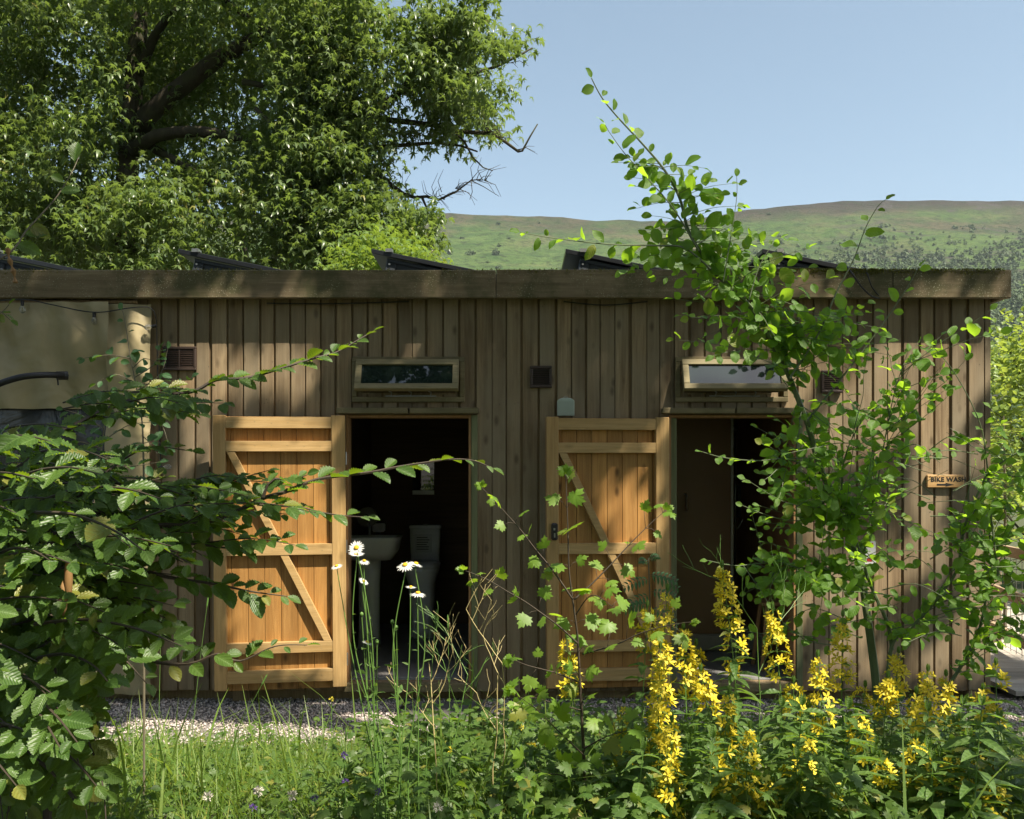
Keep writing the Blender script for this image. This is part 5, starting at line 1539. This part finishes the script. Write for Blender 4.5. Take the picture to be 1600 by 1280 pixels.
limb([(560, 190), (590, 170), (625, 144), (660, 137), (686, 131), (712, 125), (729, 118), (750, 112), (776, 104), (805, 90), (832, 75)], 13.2, 13, (.05, .012))
limb([(625, 144), (640, 120), (655, 95), (662, 60), (668, 20), (680, -40)], 13.2, 13.2, (.045, .03))
limb([(709, 205), (726, 222), (738, 245), (755, 262), (770, 267)], 13, 13, (.02, .006))
limb([(520, 258), (560, 262), (592, 272), (612, 290), (630, 303), (649, 309), (666, 307), (686, 312), (712, 300), (736, 282), (752, 280)], 13.2, 13, (.045, .006))
limb([(660, 310), (668, 328), (672, 345)], 13, 13, (.02, .006)); limb([(736, 282), (738, 300), (734, 312)], 13, 13, (.006, .004)); limb([(736, 282), (756, 292), (780, 307)], 13, 13, (.008, .003))
limb([(400, 170), (425, 195), (440, 215), (447, 233)], 13, 12.8, (.03, .015))
limb([(470, 345), (510, 357), (530, 372)], 13, 12.8, (.03, .012))
limb([(235, 230), (290, 260), (350, 300), (420, 310), (480, 320)], 14, 13, (.07, .02))
for k in range(130):   # bare hooked twigs at the right tips
    x0, y0 = random.choice([(700, 300), (720, 295), (750, 282), (690, 312), (800, 225), (815, 235), (780, 215), (680, 310), (760, 209), (700, 205), (740, 118), (790, 98), (640, 215), (620, 145), (660, 137), (600, 275), (640, 300), (700, 125), (580, 232), (650, 226), (560, 200), (766, 208), (655, 90)])
    x0 += random.uniform(-15, 10); a = random.uniform(-2.6, .4)
    ln = random.uniform(12, 42)
    limb([(x0, y0), (x0+ln*.5*math.cos(a), y0+ln*.5*math.sin(a)), (x0+ln*math.cos(a+.4), y0+ln*math.sin(a+.4))], 13, 13+random.uniform(-.3, .3), (.006, .002))
trunk = st.build('trunk', M['bark'], tr, sm=True)
OUT = [(-700, -700), (560, -700), (600, -60), (545, 0), (590, 5), (600, 25), (615, 20), (655, -5), (700, 0), (760, -60), (765, 20), (745, 60), (770, 62), (800, 52), (828, 50), (830, 70), (790, 82), (795, 110), (825, 140), (800, 158), (775, 165), (770, 190), (785, 200), (778, 228), (760, 215), (735, 205), (745, 180), (705, 215), (715, 240), (690, 235), (660, 220), (640, 235), (640, 262), (660, 290), (680, 330), (676, 372), (665, 402), (640, 395), (640, 440), (-700, 440)]
TRK = [(165, 245), (185, 25), (245, 15), (285, 90), (345, 100), (300, 165), (250, 245)]
def canopy(n, poly, d0, d1, cr, per, size, tm, lb, box, thr=-.25, dfun=None, droop=.8):
    k = 0; tries = 0
    while k < n and tries < n*12:
        tries += 1
        px = random.uniform(box[0], box[1]); py = random.uniform(box[2], box[3])
        if not in_poly(px, py, poly): continue
        d = random.uniform(d0, d1) if dfun is None else dfun(px, py)
        q = P(px, py, d)
        if mnoise.noise(q*.75) < thr + (smooth(480, 680, px)*.42 if d > 11.2 else 0): continue
        if d < 14.2 and d > 11.4 and d < 13.7 and in_poly(px, py, TRK): continue
        k += 1
        pos = np.array(q)[None] + rng.normal(size=(per, 3))*np.array([cr, cr, cr*.55])
        an = rng.uniform(0, 6.283, per)
        dr = np.stack([np.cos(an), np.sin(an), -droop*rng.uniform(.3, 1.6, per)], 1)
        nr = np.stack([np.cos(an)*.6+rng.normal(size=per)*.4, np.sin(an)*.6+rng.normal(size=per)*.4, np.ones(per)], 1)
        rr = np.clip(rng.normal(random.uniform(.25, .75), .18, per), 0, 1)
        for j, t_ in enumerate(tm):
            m = np.arange(per) % len(tm) == j
            lb.batch(t_, pos[m], dr[m], nr[m], size*rng.uniform(.7, 1.2, m.sum()), rr[m])
lb = LB()
canopy(2550, OUT, 12.2, 16.5, .17, 18, .125, L_smaple, lb, (-150, 830, -60, 440), -.16)
canopy(900, OUT, 12.0, 13.4, .14, 18, .115, L_smaple, lb, (430, 830, -40, 420), -.5)
canopy(700, OUT, 11.5, 16, .35, 22, .14, L_smaple, lb, (-700, 700, -650, -60), -.4)
canopy(420, TRK, 14.8, 18, .3, 18, .11, L_smaple, lb, (160, 350, 10, 250), -.6)
lb.build('crown', M['treeleaf'], tr, sm=False)
# second, paler tree further left and back
t2 = thing('ash_tree', 'second tree with pale slim stems seen through the maple crown at far left', 'tree', (P(60, 0, 19).x, CY+19, 0))
st = MB()
limb([(62, 900), (60, 300), (58, 220), (62, 130), (60, 60), (70, -60)], 19, 19, (.17, .07)); limb([(60, 230), (66, 180), (60, 140), (50, 100)], 19, 19, (.08, .04))
limb([(150, 700), (138, 300), (135, 200), (140, 150), (150, 110)], 18, 18, (.16, .05)); limb([(108, 240), (112, 200), (125, 160)], 18, 18, (.06, .04))
limb([(380, 420), (375, 360), (385, 320), (400, 300)], 17.5, 17.5, (.14, .12))
st.build('trunk', M['bark'], t2, sm=True)
lb = LB(); canopy(700, [(-500, -400), (420, -400), (520, 100), (480, 440), (-500, 440)], 17.5, 22, .35, 18, .13, L_smaple, lb, (-300, 520, -200, 440), -.1)
lb.build('crown', M['treeleaf'], t2, sm=False)
# bright low trees peeping over the roof in the gap
M['midleaf'] = leafm('sycamore_leaf', (.08, .15, .028), (.14, .21, .05), .36, (.34, .48, .05), .45, 0, tscale=.1)
def small_tree(name, label, cat, px, d, poly, n, box, mat, size=.09, cr=.18, per=22, tm=None, d2=2.2, trunk_top=None):
    t = thing(name, label, cat, (P(px, 0, d).x, CY+d, 0)); st = MB()
    top = trunk_top if trunk_top else box[2]+60
    limb([(px, HY+CZ*F/d), (px+2, 700), (px-4, (top+700)/2), (px+3, top)], d, d, (.10, .03), st)
    for k in range(7):
        y = random.uniform(top, top+150); s = random.choice((-1, 1)); limb([(px, y+40), (px+s*30, y), (px+s*random.uniform(50, 90), y-random.uniform(20, 60))], d, d+random.uniform(-.6, .6), (.03, .008), st)
    st.build('trunk', M['bark'], t, sm=True)
    lb = LB(); canopy(n, poly, d-d2/2, d+d2/2, cr, per, size, tm or L_smaple, lb, box, -.3, droop=.45)
    lb.build('crown', M[mat], t, sm=False)
small_tree('sycamore_tree', 'bright green young sycamore top just above the roof left of the meadow', 'tree', 600, 10.5, [(520, 440), (540, 395), (575, 362), (612, 360), (640, 378), (668, 395), (690, 440)], 150, (500, 700, 350, 440), 'midleaf', .085, .15, 18, trunk_top=420)
small_tree('hazel_tree', 'bright yellow green hazel beyond the right corner of the shed', 'tree', 1625, 11, [(1530, 800), (1530, 560), (1552, 520), (1590, 500), (1640, 480), (1760, 470), (1800, 800)], 420, (1500, 1800, 470, 800), 'bushleaf', .075, .17, 24, L_will, 2.6, 560)
small_tree('alder_bush', 'sunlit leafy bush behind the timber fence', 'bush', 1640, 13.5, [(1500, 880), (1500, 740), (1560, 720), (1640, 700), (1800, 720), (1800, 900)], 260, (1500, 1800, 700, 890), 'bushleaf', .08, .2, 22, L_will, 2.6, 740)
el = thing('elder_bush', 'elder with feathery pale leaves at the right corner of the shed', 'bush', (P(1568, 0, 8.6).x, CY+8.6, 0)); st = MB(); lb = LB()
limb([(1570, 1010), (1571, 850), (1569, 700), (1568, 650)], 8.6, 8.6, (.02, .006), st)
for k in range(42):
    y = random.uniform(640, 880); a = random.uniform(0, 6.28); q = P(1569+random.uniform(-4, 4), y, 8.6)
    d = Vector((math.cos(a), math.sin(a)*.8, random.uniform(.1, .9))).normalized(); L = random.uniform(.18, .32)
    pp = [q+d*L*t+Vector((0, 0, -.08*t*t)) for t in np.linspace(0, 1, 6)]; st.tube(pp, .003, 4)
    for i in range(2, 6):
        for s in (-1, 1):
            sd = d.cross(UP).normalized()*s; lb.put(L_lance[0], pp[i], sd+d*.5+Vector((0,0,-.1)), UP+rv(.2), L*.42)
st.build('stem', M['twigl'], el); lb.build('foliage', M['bushleaf'], el)
# pebbles and pale litter beyond the fence
# ---------------------------------------------------------------- hillside trees
def puff(n, flat=.8):
    V = []; Fc = []
    for k in range(n):
        v = rv().normalized(); v.z = v.z*.75*flat + .5; r_ = random.uniform(.55, 1.0)
        c = Vector((v.x*r_*.5, v.y*r_*.5, v.z*r_)); nn = (v+rv(.5)).normalized(); a = nn.orthogonal().normalized(); b_ = nn.cross(a); s = random.uniform(.12, .24)
        b0 = len(V); V += [c+a*s, c+b_*s*.8, c-a*s*.9, c-b_*s]; Fc.append((b0, b0+1, b0+2, b0+3))
    return T([tuple(v) for v in V], Fc)
PF = [puff(46), puff(38, 1), puff(50, .6)]
def on_hill(px, py):
    lo, hi = 0.0, 1.0; a = (px-800)/F; tgt = (HY-py)/F
    for k in range(200):
        s = k/200; x_, y_, z_ = hill_z(a, s)
        if (z_-CZ)/(y_-CY) >= tgt: return Vector((x_, y_, z_)), y_-CY
    return None, None
def hb_tree(px, py, wpx, lab):
    q, d = on_hill(px, py)
    if q is None: return
    w = wpx*d/F; t = thing('hillside_bush', lab, 'bush', q, 'lone bushes on the far hillside')
    lb = LB()
    for k in range(3): lb.put(PF[k], q+Vector((random.uniform(-.4, .4)*w, random.uniform(-.3, .3)*w, -.1*w)), (0, 1, 0), (0, 0, 1), w*random.uniform(.5, .8))
    lb.build('crown', M['wood_far'], t, False)
    b = MB(); b.tube([q-Vector((0,0,.5)), q+Vector((0, 0, w*.3))], w*.05, 5); b.build('trunk', M['bark'], t)
for px, py, w, lab in ((776, 398, 16, 'round dark bush on the meadow, nearest to the maple crown gap centre'), (735, 400, 13, 'small round bush on the meadow left of the largest pair'), (700, 398, 16, 'wide low bush on the meadow beside the maple crown'), (778, 387, 9, 'small bush just above the largest meadow bush'),
     (778, 420, 10, 'bush cut by the roof edge below the meadow pair'), (722, 374, 7, 'tiny dark bush high on the meadow'), (780, 352, 8, 'dark shrub on the brown upper slope'), (795, 375, 6, 'tiny bush at mid slope'), (842, 350, 5, 'tiny shrub near the ridge right of the maple twigs'),
     (1200, 337, 7, 'lone dark tree just under the ridge above the willow twig'), (762, 412, 6, 'tiny bush near the roof edge, left of the cut one'), (1188, 378, 11, 'dark bush above the last solar panel')): hb_tree(px, py, w, lab)
lb = LB(); cnt = 0
for k in range(52000):
    px = random.uniform(640, 1900); py = random.uniform(352, 560)
    a = (px-800)/F
    f = (py-345)/95.0 + .5*mnoise.noise(Vector((px*.012, py*.03, 1)))+.4*mnoise.noise(Vector((px*.04, py*.08, 5))) + smooth(1050, 1450, px)*.75 - .72
    if px < 1080: f -= .8 if py < 440 else 0
    if random.random() > f*1.3: continue
    q, d = on_hill(px, py)
    if q is None: continue
    w = random.uniform(1.7, 3.6)*(1+.25*(py > 400))
    lb.put(PF[cnt % 3], q-Vector((0, 0, w*.1)), (math.cos(px), math.sin(px), 0), (0, 0, 1), w); cnt += 1
    if cnt > 8000: break
print('wood trees', cnt)
w_ = lb.build('woodland', M['wood_far'], None, False); tag(w_, 'far woodland and scrub covering the lower hillside at right', 'woodland', kind='stuff')

# ---------------------------------------------------------------- unseen canopy overhead, its gaps shaped to let sun patches through
def uv_of(px, py, d):
    q = P(px, py, d); t = -q.y/.85
    return (q.x - t, q.z - 2*t)
LIT = []
def lit(pts, d, p=1.0): LIT.append(([uv_of(a, b_, d) for a, b_ in pts], p))
def rect(x0, y0, x1, y1, d=6.5, p=1.0): lit([(x0, y0), (x1, y0), (x1, y1), (x0, y1)], d, p)
lit([(330, 640), (522, 640), (515, 700), (560, 780), (560, 1095), (330, 1100)], 6.42)
rect(250, 520, 500, 660, 6.5, .75); rect(250, 640, 335, 850, 6.5, .6)
rect(183, 505, 250, 640, 6.4, 1.3); rect(190, 600, 250, 1090, 6.4, 1.1)
rect(80, 515, 120, 600, 6.4, .6)
lit([(225, 420), (300, 420), (250, 470), (195, 470)], 6.34); lit([(360, 420), (410, 420), (380, 470), (320, 470)], 6.34, .8); lit([(690, 420), (750, 420), (715, 470), (660, 470)], 6.34)
rect(1180, 415, 1330, 470, 6.34); rect(1420, 425, 1570, 470, 6.34, .8)
rect(628, 520, 695, 562, 6.5); rect(545, 560, 735, 612, 6.4, .55); rect(1050, 520, 1240, 640, 6.4, .85)
rect(1180, 535, 1555, 1090, 6.5, .72)
lit([(900, 735), (1045, 735), (1045, 890), (930, 890)], 6.42); rect(880, 905, 990, 960, 6.42, .7); rect(985, 640, 1045, 735, 6.42, .5)
rect(545, 1030, 620, 1075, 6.7, .9)
def litg(pts, p):
    out = []
    for a, b_ in pts:
        d = 2.3
        while d < 9:
            q = P(a, b_, d)
            if q.z <= gz(q.x, q.y)+.04: break
            d += .02
        out.append(uv_of(a, b_, d))
    LIT.append((out, p))
litg([(200, 1112), (420, 1122), (560, 1104), (860, 1112), (900, 1170), (300, 1200), (150, 1170)], .97)
litg([(1480, 1110), (1700, 1110), (1700, 1180), (1500, 1180)], .6)
litg([(130, 1130), (300, 1135), (520, 1150), (620, 1200), (560, 1300), (200, 1330), (110, 1250)], .93)
litg([(620, 1170), (760, 1170), (830, 1230), (700, 1290), (600, 1290)], .55)
rect(90, 1120, 480, 1300, 3.4, .85); rect(480, 1180, 760, 1300, 3.0, .45)
rect(490, 820, 680, 1300, 2.55, .85)
rect(700, 960, 860, 1250, 2.8, .8)
rect(730, 730, 1050, 960, 2.74, 1.0); rect(800, 960, 1000, 1100, 2.74, .8)
rect(985, 880, 1210, 1300, 2.7, .85); rect(1240, 930, 1600, 1150, 2.85, .8); rect(1200, 1130, 1500, 1300, 2.7, .35)
lit([(900, 100), (1080, 100), (1150, 330), (800, 350), (800, 400), (1000, 420), (960, 400)], 3.17, .12)
lit([(1060, 395), (1480, 380), (1560, 560), (1560, 800), (1280, 800), (1180, 640), (1060, 480)], 3.3, 1.0)
rect(1080, 600, 1600, 950, 3.45, .85)
lit([(190, 600), (330, 600), (600, 500), (600, 560), (300, 680), (60, 700)], 2.25, .95)
rect(40, 680, 180, 800, 2.05, .8); rect(180, 740, 560, 850, 2.05, .72); rect(200, 860, 460, 960, 2.05, .6)
rect(640, 700, 820, 760, 2.15, .6)
canopy_tree = thing('shade_tree', 'tall spreading tree out of view whose crown dapples the shed with shade', 'tree', (7.5, -7.5, 0.4))
lb = LB()
def poly_np(u, v, poly):
    c_ = np.zeros(len(u), bool); j = len(poly)-1
    for i in range(len(poly)):
        xi, yi = poly[i]; xj, yj = poly[j]
        if yi != yj:
            c_ ^= ((yi > v) != (yj > v)) & (u < (xj-xi)*(v-yi)/(yj-yi)+xi)
        j = i
    return c_
NC, PER = 25500, 7
cu = rng.uniform(-8.7, 5.6, NC); cv = rng.uniform(-12, 3.4, NC)
ct = np.maximum(3.4, (4.9-cv)/2.0) + rng.uniform(0, 2.0, NC)
pos = np.stack([cu+ct, -.85*ct, cv+2*ct], 1)
pos = np.repeat(pos, PER, 0) + rng.normal(size=(NC*PER, 3))*.07
tt = -pos[:, 1]/.85; U_ = pos[:, 0]-tt; V_ = pos[:, 2]-2*tt
thr = np.where(V_ < -2.6, .66, np.where(V_ < -.8, .3, 0.0))
for poly, p in LIT:
    m = poly_np(U_, V_, poly); thr[m] = np.maximum(thr[m], p)
for poly in ([uv_of(a_, b_, 2.1) for a_, b_ in [(-250, 860), (60, 830), (260, 900), (280, 1080), (160, 1120), (130, 1400), (-250, 1400)]],):
    m = poly_np(U_, V_, poly); thr[m] = np.minimum(thr[m], .06)
nz = np.array([.5+.55*mnoise.noise(Vector((a*3.2, b_*3.2, 1.5)))+.2*mnoise.noise(Vector((a*9, b_*9, 4))) for a, b_ in zip(U_, V_)])
keep = nz > thr
keep &= ~((thr < .05) & (nz < .13))
pos = pos[keep]; n = len(pos)
an = rng.uniform(0, 6.283, n)
dr = np.stack([np.cos(an), np.sin(an), rng.normal(size=n)*.4], 1)
nr = rng.normal(size=(n, 3))*.45 + np.array(SUN)
lb.batch(L_small[0], pos, dr, nr, rng.uniform(.075, .125, n), rng.random(n))
print('canopy leaves', n)
lb.build('crown', M['shadeleaf'], canopy_tree, sm=False)
st = MB()
def tb(pts, r):
    pa = spline(pts, .3); st.tube(pa, taper(len(pa), *r), 9)
tb([(7.5, -7.5, .4), (7.3, -7.4, 3), (6.8, -7, 6), (6, -6.2, 9), (4, -5, 11.5)], (.3, .08))
tb([(7.3, -7.4, 3.2), (5, -6, 6.4), (3.2, -5.2, 8)], (.15, .04)); tb([(6.9, -7, 5.6), (8, -5, 8), (7.5, -4, 10)], (.15, .04)); tb([(6.2, -6.4, 8.6), (3, -4.4, 9.5), (0, -3.8, 10), (-2, -3.8, 10.2)], (.12, .03))
st.build('trunk', M['bark'], canopy_tree, sm=True)

def back_tree(x, y, h, w, lab):  # unseen trees added around the camera to block sky fill and darken reflections
    t = thing('added_shade_tree', lab, 'tree', (x, y, .5)); st = MB(); lb = LB()
    pa = spline([(x, y, .5), (x+.2, y, h*.4), (x-.2, y+.2, h*.85)], .5); st.tube(pa, taper(len(pa), .28, .06), 8); st.build('trunk', M['bark'], t, sm=True)
    n = 4200
    v = rng.normal(size=(n, 3)); v /= np.linalg.norm(v, axis=1, keepdims=True); r_ = rng.uniform(.35, 1, (n, 1))**.6
    pos = np.array([x, y, h*.55]) + v*r_*np.array([w, w*.8, h*.52])
    an = rng.uniform(0, 6.283, n); dr = np.stack([np.cos(an), np.sin(an), rng.normal(size=n)*.5-.3], 1)
    lb.batch(L_small[0], pos, dr, rng.normal(size=(n, 3))*.6+v, rng.uniform(.28, .5, n), rng.random(n)); lb.build('crown', M['shadeleaf'], t, sm=False)
for x, y, h, w, lab in ((-8, -17, 12, 4, 'unseen dark tree added behind the viewer, on the left, to cut sky light'), (.5, -19, 12, 4.2, 'unseen dark tree added straight behind the viewer to cut sky light'),
    (4.2, -12.5, 17, 2.6, 'tallest unseen dark tree, added behind the viewer to darken the right window reflection'), (9, -18, 11, 4, 'unseen dark tree added behind the viewer, on the right, to cut sky light'), (-11.5, -4.5, 9, 3, 'unseen dark tree added left of the hornbeam to cut sky light')):
    back_tree(x, y, h, w, lab)
# ---------------------------------------------------------------- summer haze
hz_ = MB(); hz_.box((-1700, -420, -3), (1700, 1750, 420)); hm = bpy.data.materials.new('haze_air'); hm.use_nodes = True
hn = hm.node_tree.nodes; hn.remove(hn['Principled BSDF']); pv = hn.new('ShaderNodeVolumePrincipled'); pv.inputs['Color'].default_value = (.80, .90, 1.0, 1); pv.inputs['Density'].default_value = .00011; pv.inputs['Anisotropy'].default_value = .2
hm.node_tree.links.new(pv.outputs[0], hn['Material Output'].inputs['Volume'])
ho = hz_.build('haze', hm); tag(ho, kind='stuff')
